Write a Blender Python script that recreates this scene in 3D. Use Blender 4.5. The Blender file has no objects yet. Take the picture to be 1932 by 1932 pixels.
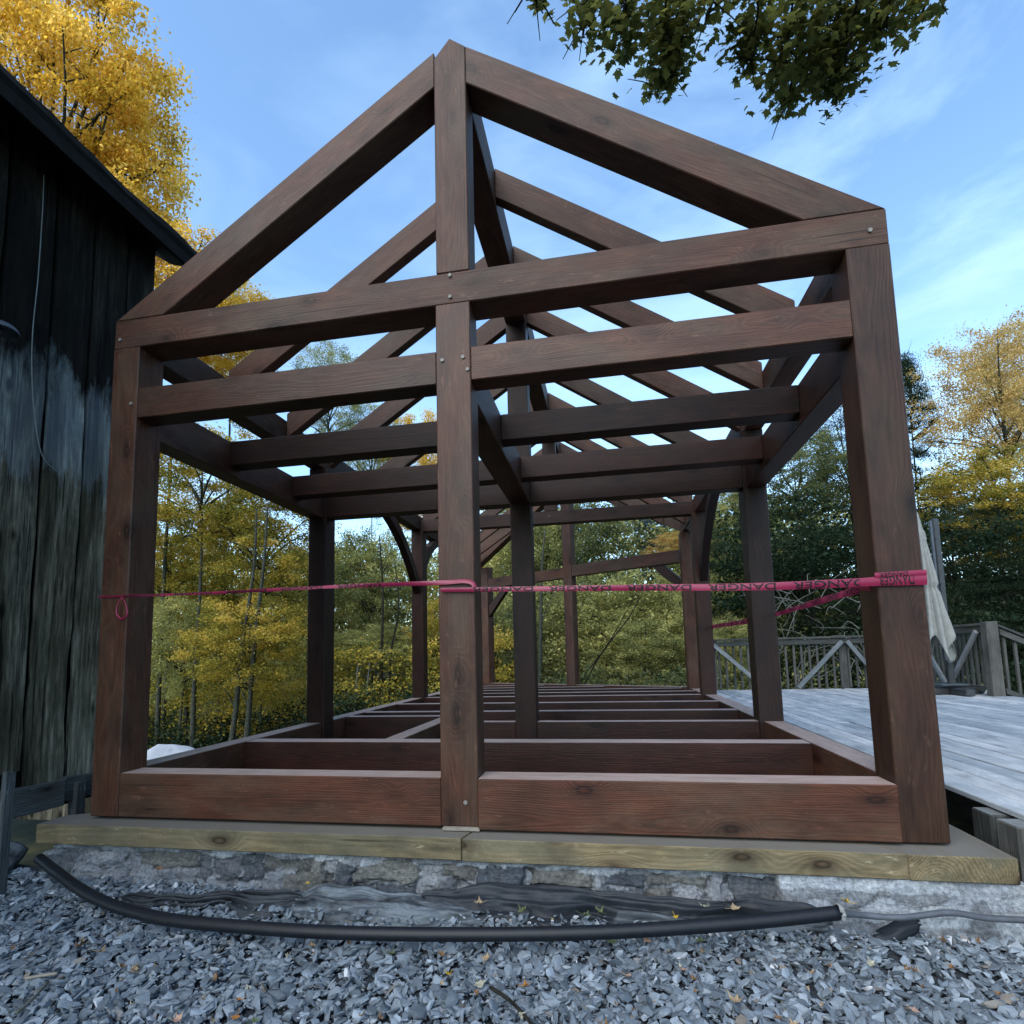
import bpy, bmesh, math, random
import numpy as np
from mathutils import Vector, Matrix, noise as mn
random.seed(7); RNG = np.random.default_rng(7)
R = math.radians
scene = bpy.context.scene
COL = scene.collection

# ------------------------------------------------------------------ camera
F, CX, CY = 1038.367, 966.0, 1127.075           # in units of a 1932 px wide picture
YAW, PIT, ROL = 0.1722023, 0.1026837, 0.0249176
CAM = Vector((3.0219895, -2.8370691, 0.8777237))
c, s = math.cos(YAW), math.sin(YAW)
A1 = np.array([[c, s, 0], [-s, c, 0], [0, 0, 1]])
c, s = math.cos(PIT), math.sin(PIT)
A2 = np.array([[1, 0, 0], [0, c, s], [0, -s, c]])
c, s = math.cos(ROL), math.sin(ROL)
A3 = np.array([[c, 0, -s], [0, 1, 0], [s, 0, c]])
A = A3 @ A2 @ A1                                 # rows: right, forward, up
cd = bpy.data.cameras.new('camera'); cam = bpy.data.objects.new('camera', cd); COL.objects.link(cam)
Rm = Matrix([[A[0][i], A[2][i], -A[1][i]] for i in range(3)])
cam.matrix_world = Matrix.Translation(CAM) @ Rm.to_4x4()
cd.sensor_width = 36; cd.lens = F / 1932 * 36
cd.shift_x = 0; cd.shift_y = (CY - 966) / 1932
cd.clip_end = 1000; cd.clip_start = 0.05
scene.camera = cam

def at(u, v, ax, val):
    """survey helper: the world point on the plane (axis = val) seen in direction u, v"""
    d = A.T @ np.array([(u - CX) / F, 1, -(v - CY) / F])
    t = (val - CAM[ax]) / d[ax]
    return Vector([CAM[i] + t * d[i] for i in range(3)])

# ------------------------------------------------------------------ helpers
def tag(o, label=None, cat=None, group=None, kind=None):
    if label: o['label'] = label
    if cat: o['category'] = cat
    if group: o['group'] = group
    if kind: o['kind'] = kind
    return o
def empty(name, loc=(0, 0, 0), rz=0):
    o = bpy.data.objects.new(name, None); COL.objects.link(o)
    o.location = loc; o.rotation_euler = (0, 0, rz); return o
def link(name, me, mat=None, parent=None):
    o = bpy.data.objects.new(name, me); COL.objects.link(o)
    if mat and not me.materials: me.materials.append(mat)
    if parent: o.parent = parent
    return o
def mesh(name, V, Fc, smooth=False):
    me = bpy.data.meshes.new(name); me.from_pydata([tuple(v) for v in V], [], Fc); me.update()
    if smooth: me.polygons.foreach_set('use_smooth', [True] * len(me.polygons))
    return me
def np_mesh(name, V, nper, smooth=False):
    """V: (nfaces*nper,3) vertices, faces of nper corners each, no sharing"""
    n = len(V); nf = n // nper
    me = bpy.data.meshes.new(name)
    me.vertices.add(n); me.vertices.foreach_set('co', V.astype(np.float32).ravel())
    me.loops.add(n); me.loops.foreach_set('vertex_index', np.arange(n, dtype=np.int32))
    me.polygons.add(nf); me.polygons.foreach_set('loop_start', np.arange(0, n, nper, dtype=np.int32))
    me.update(calc_edges=True)
    return me
def poly_solid(name, faces_v, frame, grain, mat, parent, bevel=.005, seed=None):
    """closed solid from (verts, faces); local X is the grain direction so the wood texture runs along the timber"""
    V, Fc = faces_v
    g = Vector(grain).normalized()
    t = Vector((0, 0, 1)) if abs(g.z) < .9 else Vector((0, 1, 0))
    y = t.cross(g).normalized(); z = g.cross(y)
    Rl = Matrix([[g[i], y[i], z[i]] for i in range(3)])
    o0 = sum((Vector(v) for v in V), Vector()) / len(V)
    inv = Rl.transposed()
    bm = bmesh.new()
    vs = [bm.verts.new(inv @ (Vector(v) - o0)) for v in V]
    for f in Fc: bm.faces.new([vs[i] for i in f])
    bmesh.ops.recalc_face_normals(bm, faces=bm.faces)
    if bevel: bmesh.ops.bevel(bm, geom=list(bm.edges), offset=bevel, segments=1, affect='EDGES', clamp_overlap=True)
    me = bpy.data.meshes.new(name); bm.to_mesh(me); bm.free()
    o = link(name, me, mat, parent)
    m = Matrix.Translation(o0) @ Rl.to_4x4()
    o.matrix_world = (frame @ m) if frame is not None else m
    return o
def boxvf(x0, x1, y0, y1, z0, z1):
    V = [(x, y, z) for x in (x0, x1) for y in (y0, y1) for z in (z0, z1)]
    return V, [(0, 1, 3, 2), (4, 6, 7, 5), (0, 4, 5, 1), (2, 3, 7, 6), (0, 2, 6, 4), (1, 5, 7, 3)]
def box(name, x0, x1, y0, y1, z0, z1, grain, mat, parent, frame=None, bevel=.005):
    return poly_solid(name, boxvf(x0, x1, y0, y1, z0, z1), frame, grain, mat, parent, bevel)
def prism_xz(name, pts, y0, y1, grain, mat, parent, frame=None, bevel=.005):
    n = len(pts)
    V = [(x, y0, z) for x, z in pts] + [(x, y1, z) for x, z in pts]
    Fc = [tuple(range(n)), tuple(range(2 * n - 1, n - 1, -1))] + [(i, (i + 1) % n, n + (i + 1) % n, n + i) for i in range(n)]
    return poly_solid(name, (V, Fc), frame, grain, mat, parent, bevel)
def prism_yz(name, pts, x0, x1, grain, mat, parent, frame=None, bevel=.004):
    n = len(pts)
    V = [(x0, y, z) for y, z in pts] + [(x1, y, z) for y, z in pts]
    Fc = [tuple(range(n)), tuple(range(2 * n - 1, n - 1, -1))] + [(i, (i + 1) % n, n + (i + 1) % n, n + i) for i in range(n)]
    return poly_solid(name, (V, Fc), frame, grain, mat, parent, bevel)
def tube_vf(path, radii, nseg=8, cap=True):
    V, Fc = [], []
    P = [Vector(p) for p in path]
    prev = None
    for i, p in enumerate(P):
        d = (P[min(i + 1, len(P) - 1)] - P[max(i - 1, 0)]).normalized()
        if prev is None:
            ref = Vector((0, 0, 1)) if abs(d.z) < .9 else Vector((1, 0, 0))
            a = d.cross(ref).normalized()
        else:
            a = (prev - d * prev.dot(d)).normalized()
        prev = a; b = d.cross(a)
        r = radii[i] if hasattr(radii, '__len__') else radii
        for k in range(nseg):
            t = 2 * math.pi * k / nseg
            V.append(p + a * (r * math.cos(t)) + b * (r * math.sin(t)))
    for i in range(len(P) - 1):
        for k in range(nseg):
            k2 = (k + 1) % nseg
            Fc.append((i * nseg + k, i * nseg + k2, (i + 1) * nseg + k2, (i + 1) * nseg + k))
    if cap:
        Fc.append(tuple(range(nseg))[::-1]); Fc.append(tuple(range((len(P) - 1) * nseg, len(P) * nseg)))
    return V, Fc
def join(parts):
    V, Fc = [], []
    for v, f in parts:
        o = len(V); V += list(v); Fc += [tuple(i + o for i in q) for q in f]
    return V, Fc
def smooth_path(pts, n=8):
    P = [Vector(p) for p in pts]; out = []
    for i in range(len(P) - 1):
        p0, p1, p2, p3 = P[max(i - 1, 0)], P[i], P[i + 1], P[min(i + 2, len(P) - 1)]
        for k in range(n):
            t = k / n
            out.append(.5 * ((2 * p1) + (p2 - p0) * t + (2 * p0 - 5 * p1 + 4 * p2 - p3) * t * t + (3 * p1 - p0 - 3 * p2 + p3) * t ** 3))
    out.append(P[-1]); return out

# ------------------------------------------------------------------ materials
class NT:
    def __init__(s, name):
        s.m = bpy.data.materials.new(name); s.m.use_nodes = True
        s.t = s.m.node_tree; s.n = s.t.nodes; s.n.clear()
        s.out = s.n.new('ShaderNodeOutputMaterial')
    def add(s, typ, **kw):
        n = s.n.new(typ)
        for k, v in kw.items():
            if k.startswith('i_'):
                n.inputs[k[2:].replace('_', ' ')].default_value = v
            else: setattr(n, k, v)
        return n
    def l(s, a, b): s.t.links.new(a, b)
    def noise(s, vec, scale, detail=4, rough=.55, dist=0):
        n = s.add('ShaderNodeTexNoise'); n.inputs['Scale'].default_value = scale
        n.inputs['Detail'].default_value = detail; n.inputs['Roughness'].default_value = rough; n.inputs['Distortion'].default_value = dist
        if vec is not None: s.l(vec, n.inputs['Vector'])
        return n.outputs['Fac']
    def ramp(s, fac, stops, interp='LINEAR'):
        n = s.add('ShaderNodeValToRGB'); n.color_ramp.interpolation = interp
        e = n.color_ramp.elements
        while len(e) < len(stops): e.new(.5)
        for q, (p, col) in zip(e, stops):
            q.position = p; q.color = (col if hasattr(col, '__len__') else (col,) * 3) + (1,) if not (hasattr(col, '__len__') and len(col) == 4) else col
        s.l(fac, n.inputs['Fac']); return n.outputs['Color']
    def mix(s, fac, a, b, blend='MIX'):
        n = s.add('ShaderNodeMix', data_type='RGBA', blend_type=blend)
        for sock, v in ((n.inputs['Factor'], fac), (n.inputs['A'], a), (n.inputs['B'], b)): pass
        def put(sock, v):
            if hasattr(v, 'is_output'): s.l(v, sock)
            elif hasattr(v, '__len__'): sock.default_value = tuple(v) + (1,) if len(v) == 3 else v
            else: sock.default_value = v
        put(n.inputs[0], fac); put(n.inputs[6], a); put(n.inputs[7], b)
        return n.outputs[2]
    def math(s, op, a, b=None, clamp=False):
        n = s.add('ShaderNodeMath', operation=op); n.use_clamp = clamp
        for i, v in enumerate((a, b)):
            if v is None: continue
            if hasattr(v, 'is_output'): s.l(v, n.inputs[i])
            else: n.inputs[i].default_value = v
        return n.outputs[0]
    def scale(s, vec, sc, offs=None):
        n = s.add('ShaderNodeMapping'); n.inputs['Scale'].default_value = sc
        s.l(vec, n.inputs['Vector']); return n.outputs['Vector']
    def objvec(s, spread=40):
        tc = s.add('ShaderNodeTexCoord'); oi = s.add('ShaderNodeObjectInfo')
        m = s.add('ShaderNodeVectorMath', operation='SCALE'); m.inputs[0].default_value = (1, .7, .4)
        s.l(s.math('MULTIPLY', oi.outputs['Random'], spread), m.inputs['Scale'])
        a = s.add('ShaderNodeVectorMath', operation='ADD'); s.l(tc.outputs['Object'], a.inputs[0]); s.l(m.outputs[0], a.inputs[1])
        return a.outputs[0], oi.outputs['Random'], tc
    def attr(s, name):
        n = s.add('ShaderNodeAttribute', attribute_name=name); return n
    def finish(s, color, rough=.7, height=None, bstr=.3, bdist=.01, spec=.3, metallic=0):
        b = s.add('ShaderNodeBsdfPrincipled')
        if hasattr(color, 'is_output'): s.l(color, b.inputs['Base Color'])
        else: b.inputs['Base Color'].default_value = tuple(color) + (1,)
        if hasattr(rough, 'is_output'): s.l(rough, b.inputs['Roughness'])
        else: b.inputs['Roughness'].default_value = rough
        b.inputs['Specular IOR Level'].default_value = spec; b.inputs['Metallic'].default_value = metallic
        if height is not None:
            bp = s.add('ShaderNodeBump'); bp.inputs['Strength'].default_value = bstr; bp.inputs['Distance'].default_value = bdist
            s.l(height, bp.inputs['Height']); s.l(bp.outputs[0], b.inputs['Normal'])
        s.l(b.outputs[0], s.out.inputs['Surface']); return s.m

def wood(name, dark, mid, light, grey, greyamt=.5, rough=.62, knots=True, grain=1.0, streak=.5, bstr=.35, topc=None, topamt=.8):
    t = NT(name); v, rnd, tc = t.objvec()
    # sawn-log grain: rings round a pith that lies off the centre of the timber, drawn aside by knots
    warp = t.noise(t.scale(v, (.7, 2.2, 2.2)), 1.2, 3, .5)
    vo = t.add('ShaderNodeTexVoronoi'); vo.inputs['Scale'].default_value = 1.0; vo.inputs['Randomness'].default_value = 1
    wv = t.noise(t.scale(v, (3, 8, 8)), 1.0, 2)
    av = t.add('ShaderNodeVectorMath', operation='ADD'); t.l(t.scale(v, (2.3, 5.2, 5.2)), av.inputs[0])
    cv = t.add('ShaderNodeCombineXYZ'); t.l(t.math('MULTIPLY', wv, .35), cv.inputs[1]); t.l(cv.outputs[0], av.inputs[1]); t.l(av.outputs[0], vo.inputs['Vector'])
    kd = vo.outputs['Distance']
    so = t.add('ShaderNodeSeparateXYZ'); t.l(tc.outputs['Object'], so.inputs[0])
    yo = t.math('ADD', so.outputs['Y'], t.math('SUBTRACT', t.math('MULTIPLY', rnd, .16), .08)); zo = t.math('ADD', so.outputs['Z'], t.math('SUBTRACT', t.math('MULTIPLY', t.math('FRACT', t.math('MULTIPLY', rnd, 7.3)), .16), .08))
    rad = t.math('SQRT', t.math('ADD', t.math('MULTIPLY', yo, yo), t.math('MULTIPLY', zo, zo)))
    rad = t.math('ADD', rad, t.math('MULTIPLY', warp, .11))
    kn = t.add('ShaderNodeMapRange', interpolation_type='SMOOTHSTEP'); t.l(kd, kn.inputs['Value']); kn.inputs['From Min'].default_value = .42; kn.inputs['From Max'].default_value = .05
    rad = t.math('ADD', rad, t.math('MULTIPLY', kn.outputs['Result'], .045))
    rings = t.math('MULTIPLY', t.math('ADD', t.math('SINE', t.math('MULTIPLY', rad, 620 * grain)), 1.0), .5)
    rings = t.math('POWER', rings, 1.6)
    fine = t.noise(t.scale(v, (5, 90 * grain, 90 * grain)), 1.0, 4, .6)
    col = t.ramp(t.math('ADD', t.math('MULTIPLY', rings, .20), t.math('MULTIPLY', fine, .72)), [(.22, dark), (.5, mid), (.85, light)])
    wx = t.noise(t.scale(v, (1.0, 3.5, 3.5)), 1.3, 6, .68)
    col = t.mix(t.math('MULTIPLY', t.ramp(wx, [(.45, 0.0), (.62, 1.0)]), greyamt), col, grey)
    blot = t.noise(t.scale(v, (1.8, 4.5, 4.5)), 1.5, 6, .65)
    col = t.mix(.9, col, t.ramp(blot, [(.30, (.50, .47, .47)), (.45, (.86, .84, .83)), (.66, (1.32, 1.24, 1.2))]), 'MULTIPLY')
    speck = t.noise(tc.outputs['Object'], 240, 3, .7)
    col = t.mix(.7, col, t.ramp(speck, [(.3, (.72, .72, .72)), (.7, (1.3, 1.3, 1.3))]), 'MULTIPLY')
    tone = t.ramp(rnd, [(0, (.70, .72, .74)), (.5, (1, .98, .97)), (1, (1.30, 1.20, 1.15))])
    col = t.mix(1, col, tone, 'MULTIPLY')
    if knots:
        kc = t.ramp(kd, [(0, (.75, .62, .55)), (.045, (.50, .40, .36)), (.085, (.16, .13, .12)), (.115, (.50, .46, .45)), (.22, (.86, .84, .84)), (.34, (1, 1, 1))])
        col = t.mix(1, col, kc, 'MULTIPLY')
        sc = t.noise(t.scale(v, (7, 26, 26)), 1.0, 5, .75)
        col = t.mix(t.math('MULTIPLY', t.ramp(sc, [(.62, 0.0), (.68, 1.0)]), .6), col, t.mix(1, light, (1.7, 1.75, 1.7), 'MULTIPLY'))
        ck = t.noise(t.scale(v, (.9, 60, 60)), 1.0, 2, .5)
        ckm = t.noise(t.scale(v, (1.4, 4, 4)), 1.0, 2)
        crack = t.math('MULTIPLY', t.ramp(ck, [(.66, 0.0), (.69, 1.0)]), t.ramp(ckm, [(.5, 0.0), (.6, 1.0)]))
        col = t.mix(t.math('MULTIPLY', crack, .75), col, t.mix(1, dark, (.35, .35, .35), 'MULTIPLY'))
    if topc:   # sky light painted onto the upper faces, along with dust and grey weathering
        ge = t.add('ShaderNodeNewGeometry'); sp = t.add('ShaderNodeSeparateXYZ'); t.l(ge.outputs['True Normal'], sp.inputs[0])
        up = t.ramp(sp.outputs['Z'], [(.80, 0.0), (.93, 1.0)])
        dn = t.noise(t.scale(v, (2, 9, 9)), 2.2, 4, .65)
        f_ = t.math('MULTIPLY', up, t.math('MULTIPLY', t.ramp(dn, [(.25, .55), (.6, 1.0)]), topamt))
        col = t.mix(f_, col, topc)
    h = t.math('ADD', t.math('MULTIPLY', fine, .8), t.math('MULTIPLY', rings, .25))
    return t.finish(col, rough, h, bstr, .004, .25)

M = {}
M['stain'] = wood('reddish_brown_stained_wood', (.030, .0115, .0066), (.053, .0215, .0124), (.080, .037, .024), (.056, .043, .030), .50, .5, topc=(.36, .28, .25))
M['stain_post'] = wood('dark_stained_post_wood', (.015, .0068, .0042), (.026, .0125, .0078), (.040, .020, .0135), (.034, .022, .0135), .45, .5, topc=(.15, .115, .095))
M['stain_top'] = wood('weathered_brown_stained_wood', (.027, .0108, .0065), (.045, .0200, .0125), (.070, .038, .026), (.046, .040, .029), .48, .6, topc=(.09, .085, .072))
M['stain_shaded'] = wood('shade_darkened_stained_wood', (.012, .0040, .0026), (.023, .0080, .0053), (.036, .0145, .0100), (.025, .017, .0125), .30, .5, topc=(.42, .33, .30))  # inner members: same stain, interior shade painted in as a darker brown
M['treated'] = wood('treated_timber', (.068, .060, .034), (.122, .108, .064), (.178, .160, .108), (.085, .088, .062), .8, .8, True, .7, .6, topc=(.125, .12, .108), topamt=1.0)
M['brace'] = wood('pale_grey_brace', (.10, .12, .13), (.17, .20, .22), (.24, .28, .30), (.16, .19, .2), .5, .8, False)
M['deck'] = wood('grey_deck_board', (.22, .26, .29), (.34, .39, .42), (.45, .50, .53), (.27, .32, .36), .5, .6, False, 1.4, .35)
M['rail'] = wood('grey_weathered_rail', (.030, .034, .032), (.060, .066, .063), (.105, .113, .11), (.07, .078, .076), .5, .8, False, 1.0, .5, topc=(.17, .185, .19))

def barn_mat():
    t = NT('barn_board'); v, rnd, tc = t.objvec()
    g = t.noise(t.scale(v, (3.0, 34, 45)), 1, 8, .75)
    g2 = t.noise(t.scale(v, (.7, 9, 16)), 1, 4, .6, .8)
    col = t.ramp(g, [(.3, (.010, .010, .008)), (.46, (.060, .056, .044)), (.58, (.118, .110, .088)), (.75, (.19, .178, .15))])
    big = t.noise(t.scale(v, (.5, 2.5, 2.5)), 1.3, 4, .6)
    col = t.mix(.9, col, t.ramp(big, [(.36, (.22, .23, .2)), (.5, (.85, .85, .8)), (.62, (1.7, 1.75, 1.75))]), 'MULTIPLY')
    col = t.mix(.85, col, t.ramp(g2, [(.3, (.45, .45, .45)), (.6, (1.15, 1.15, 1.1))]), 'MULTIPLY')
    # the tones keep to heights of the wall: dark boards plus painted eave shade above, washed pale grey-blue band, mossy brown-grey below
    vo = t.add('ShaderNodeTexVoronoi'); vo.inputs['Scale'].default_value = 1; t.l(t.scale(v, (2.6, 7, 7)), vo.inputs['Vector'])
    col = t.mix(1, col, t.ramp(vo.outputs['Distance'], [(0, (.1, .1, .1)), (.09, (.15, .15, .15)), (.13, (.7, .7, .7)), (.2, (1.25, 1.25, 1.2)), (.3, (1, 1, 1))]), 'MULTIPLY')
    ck = t.noise(t.scale(v, (1.2, 42, 42)), 1.0, 3, .6)
    col = t.mix(t.math('MULTIPLY', t.ramp(ck, [(.60, 0.0), (.64, 1.0)]), .85), col, (.004, .004, .004))
    mossn = t.noise(v, 2.4, 5, .7)
    col = t.mix(t.math('MULTIPLY', t.ramp(mossn, [(.5, 0.0), (.66, 1.0)]), .6), col, (.030, .036, .020))
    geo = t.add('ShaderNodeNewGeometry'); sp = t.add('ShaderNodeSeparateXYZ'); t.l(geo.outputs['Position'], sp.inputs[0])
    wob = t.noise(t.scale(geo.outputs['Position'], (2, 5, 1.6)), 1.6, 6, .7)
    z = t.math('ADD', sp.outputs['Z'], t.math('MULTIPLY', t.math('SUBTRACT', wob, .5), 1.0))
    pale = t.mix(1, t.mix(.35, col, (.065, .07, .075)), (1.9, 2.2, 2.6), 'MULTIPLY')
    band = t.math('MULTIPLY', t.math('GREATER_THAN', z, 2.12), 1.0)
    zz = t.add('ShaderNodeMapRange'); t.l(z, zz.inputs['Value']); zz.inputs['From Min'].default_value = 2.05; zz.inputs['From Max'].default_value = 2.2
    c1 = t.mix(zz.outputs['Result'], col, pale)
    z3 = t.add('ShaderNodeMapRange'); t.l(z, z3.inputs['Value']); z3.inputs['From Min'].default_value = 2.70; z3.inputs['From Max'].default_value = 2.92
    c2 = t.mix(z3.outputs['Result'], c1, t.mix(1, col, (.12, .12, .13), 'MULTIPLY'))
    c2 = t.mix(1, c2, t.ramp(rnd, [(0, (.6, .6, .6)), (1, (1.25, 1.25, 1.25))]), 'MULTIPLY')
    return t.finish(c2, .9, t.math('ADD', g, t.math('MULTIPLY', g2, .8)), .8, .012, .1)
M['barn'] = barn_mat()
M['barnbeam'] = wood('old_grey_beam', (.022, .028, .03), (.05, .062, .068), (.09, .105, .11), (.045, .045, .038), .5, .9, True, .6, .6, .9)
def plain(name, col, rough=.6, spec=.3, metallic=0, nscale=20, var=.25, bump=0, bd=.004):
    t = NT(name); tc = t.add('ShaderNodeTexCoord')
    n = t.noise(tc.outputs['Object'], nscale, 5, .6)
    c2 = t.mix(1, col, t.ramp(n, [(.3, (1 - var,) * 3), (.7, (1 + var,) * 3)]), 'MULTIPLY')
    return t.finish(c2, rough, n if bump else None, bump, bd, spec, metallic)
M['dark'] = plain('dark_shingle', (.006, .0065, .006), .9, .1, 0, 9, .4, .6, .01)
M['peg'] = plain('pale_peg', (.17, .165, .15), .6)
M['pipe'] = plain('black_pipe', (.005, .007, .011), .5, .3, 0, 30, .3, .15)
M['conduit'] = plain('grey_conduit', (.06, .07, .085), .5, .3, 0, 20, .3)
M['lip'] = plain('pale_torn_lip', (.16, .17, .17), .8)
M['tarp'] = plain('white_tarp', (.42, .44, .46), .6, .3, 0, 8, .08, .3, .01)
M['metal'] = plain('dark_metal', (.035, .038, .042), .4, .5, .3)
M['greymetal'] = plain('grey_lamp_metal', (.06, .075, .09), .5, .4, .2)
M['wire'] = plain('pale_wire', (.14, .16, .16), .6)
M['canopy'] = plain('beige_canvas', (.215, .225, .215), .85, .1, 0, 14, .15, .2)
M['redroof'] = plain('red_paint', (.22, .03, .035), .6)
M['white'] = plain('white_paint', (.3, .32, .35), .7)
M['black'] = plain('black_print', (.006, .005, .006), .6)
M['shim'] = plain('pale_shim', (.2, .18, .15), .8)

def fabric_mat():
    t = NT('black_ground_fabric'); tc = t.add('ShaderNodeTexCoord')
    n = t.noise(t.scale(tc.outputs['Object'], (2.2, 7, 7)), 1.5, 5, .65)
    fine = t.noise(tc.outputs['Object'], 260, 2)
    dust = t.attr('dust')
    f = t.math('MULTIPLY', t.ramp(n, [(.36, 0.0), (.58, 1.0)]), dust.outputs['Fac'])
    col = t.mix(f, (.009, .012, .017), (.11, .135, .155))
    col = t.mix(.5, col, t.ramp(fine, [(.3, (.7, .7, .7)), (.7, (1.2, 1.2, 1.2))]), 'MULTIPLY')
    return t.finish(col, .6, fine, .2, .002, .3)
M['fabric'] = fabric_mat()
def tape_mat():
    t = NT('pink_tape')
    b = t.add('ShaderNodeBsdfPrincipled'); b.inputs['Base Color'].default_value = (.27, .020, .066, 1); b.inputs['Roughness'].default_value = .35
    tr = t.add('ShaderNodeBsdfTranslucent'); tr.inputs['Color'].default_value = (.33, .02, .07, 1)
    m = t.add('ShaderNodeMixShader'); m.inputs[0].default_value = .35; t.l(b.outputs[0], m.inputs[1]); t.l(tr.outputs[0], m.inputs[2])
    t.l(m.outputs[0], t.out.inputs['Surface']); return t.m
M['tape'] = tape_mat()
def stone_mat():
    t = NT('rubble_stone'); tc = t.add('ShaderNodeTexCoord'); a = t.attr('Col')
    n = t.noise(tc.outputs['Object'], 55, 10, .8); n2 = t.noise(tc.outputs['Object'], 6, 5, .6)
    st = t.noise(t.scale(tc.outputs['Object'], (3, 3, 26)), 2.0, 5, .6)
    c_ = t.mix(.9, a.outputs['Color'], t.ramp(n, [(.36, (.5, .5, .51)), (.5, (1.15, 1.15, 1.15)), (.64, (1.85, 1.85, 1.85))]), 'MULTIPLY')
    c_ = t.mix(.7, c_, t.ramp(n2, [(.35, (.75, .75, .78)), (.65, (1.2, 1.18, 1.12))]), 'MULTIPLY')
    c_ = t.mix(.5, c_, t.ramp(st, [(.35, (.7, .7, .7)), (.65, (1.15, 1.15, 1.15))]), 'MULTIPLY')
    return t.finish(c_, .9, t.math('ADD', n, st), 1.0, .02, .15)
M['stone'] = stone_mat()
def gravel_mat():
    t = NT('slate_gravel'); a = t.attr('rnd'); tc = t.add('ShaderNodeTexCoord')
    n = t.noise(tc.outputs['Object'], 60, 5, .65)
    col = t.ramp(a.outputs['Fac'], [(0, (.060, .076, .092)), (.45, (.118, .147, .175)), (.8, (.17, .205, .238)), (.93, (.23, .275, .32)), (.955, (.16, .14, .115)), (.985, (.25, .24, .21)), (1, (.40, .43, .46))])
    col = t.mix(.6, col, t.ramp(n, [(.3, (.7, .7, .7)), (.7, (1.25, 1.25, 1.25))]), 'MULTIPLY')
    return t.finish(col, .75, n, .3, .004, .25)
M['gravel'] = gravel_mat()
def ground_mat():
    t = NT('ground_soil'); geo = t.add('ShaderNodeNewGeometry')
    n = t.noise(geo.outputs['Position'], 3, 8, .7); n2 = t.noise(geo.outputs['Position'], .25, 4)
    c_ = t.ramp(n, [(.3, (.012, .013, .010)), (.5, (.035, .034, .022)), (.62, (.075, .062, .026)), (.75, (.13, .095, .03))])
    c_ = t.mix(t.ramp(n2, [(.4, 0.0), (.7, .6)]), c_, (.03, .045, .02))
    return t.finish(c_, .95, n, .6, .03, .1)
M['ground'] = ground_mat()
def leaf_mat(name, stops, trans=.42, tcol=1.5):
    t = NT(name); a = t.attr('tint')
    col = t.ramp(a.outputs['Fac'], stops)
    d = t.add('ShaderNodeBsdfDiffuse'); tr = t.add('ShaderNodeBsdfTranslucent')
    t.l(col, d.inputs['Color']); t.l(t.mix(1, col, (tcol, tcol * .95, tcol * .7), 'MULTIPLY'), tr.inputs['Color'])
    m = t.add('ShaderNodeMixShader'); m.inputs[0].default_value = trans
    t.l(d.outputs[0], m.inputs[1]); t.l(tr.outputs[0], m.inputs[2]); t.l(m.outputs[0], t.out.inputs['Surface'])
    return t.m
M['gold'] = leaf_mat('golden_leaf', [(0, (.20, .13, .02)), (.3, (.46, .31, .045)), (.65, (.62, .42, .075)), (1, (.74, .55, .18))], .58)
M['olive'] = leaf_mat('yellow_green_leaf', [(0, (.05, .060, .018)), (.3, (.17, .17, .040)), (.6, (.36, .29, .055)), (.85, (.52, .36, .075)), (1, (.62, .47, .16))])
M['ygreen'] = leaf_mat('pale_green_leaf', [(0, (.05, .065, .03)), (.35, (.18, .20, .085)), (.7, (.34, .34, .13)), (1, (.56, .50, .20))])
M['green'] = leaf_mat('mid_green_leaf', [(0, (.03, .045, .025)), (.4, (.085, .11, .055)), (.8, (.18, .195, .085)), (1, (.34, .31, .11))])
M['hem'] = leaf_mat('dark_evergreen_leaf', [(0, (.008, .017, .011)), (.5, (.020, .035, .021)), (.9, (.045, .06, .034)), (1, (.09, .10, .045))], .25)
M['bluecon'] = leaf_mat('blue_spruce_leaf', [(0, (.02, .04, .045)), (.6, (.05, .085, .10)), (1, (.10, .14, .16))], .2)
M['orange'] = leaf_mat('orange_leaf', [(0, (.22, .15, .06)), (.4, (.40, .28, .10)), (.8, (.52, .38, .16)), (1, (.36, .37, .14))])
M['maple'] = leaf_mat('dark_maple_leaf', [(0, (.055, .068, .028)), (.6, (.11, .125, .045)), (.85, (.22, .19, .05)), (1, (.40, .28, .08))], .5)
M['bark'] = plain('grey_bark', (.038, .042, .033), .95, .1, 0, 18, .5, .8, .02)
M['barkdark'] = plain('dark_bark', (.016, .016, .013), .95, .1, 0, 18, .5, .8, .02)
M['twiggrey'] = plain('pale_dead_twig', (.09, .095, .085), .9, .1, 0, 18, .3)

# ------------------------------------------------------------------ terrain
def gz(x, y):
    z = -0.42
    if y > 0.2: z -= .14 * min(1, (y - .2) / .5)
    if y > 4: z -= min(1.3, (y - 4) * .09)
    if y > 22: z += (y - 22) * .17 + max(0, min(1, (x + 6) / 14)) * (y - 22) * .10
    if y < -5: z -= 0
    if x > 9: z -= min(1.5, (x - 9) * .25) if y < 22 else 0
    if x < -2 and y > 0: z -= min(.8, (-2 - x) * .15)
    return z
def build_ground():
    xs = sorted(set([-220, -120, -80] + [i * 2.0 for i in range(-25, 26)] + [-1.5 + .5 * i for i in range(16)] + [80, 120, 220]))
    ys = sorted(set([-200, -100, -50, -20, -10, -5, -3, -1.5, -.5, 0, .2, .7, 1.5] + [2.0 + 1.5 * i for i in range(36)] + [70, 90, 120, 200]))
    V = []
    for y in ys:
        for x in xs:
            yy = min(y, 60)
            V.append((x, y, gz(x, yy) + (.25 * mn.noise(Vector((x * .3, y * .3, 0))) if y > 5 else 0)))
    nx = len(xs)
    Fc = [(j * nx + i, j * nx + i + 1, (j + 1) * nx + i + 1, (j + 1) * nx + i) for j in range(len(ys) - 1) for i in range(nx - 1)]
    o = link('ground', mesh('ground', V, Fc, True), M['ground']); tag(o, kind='structure')
build_ground()

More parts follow.
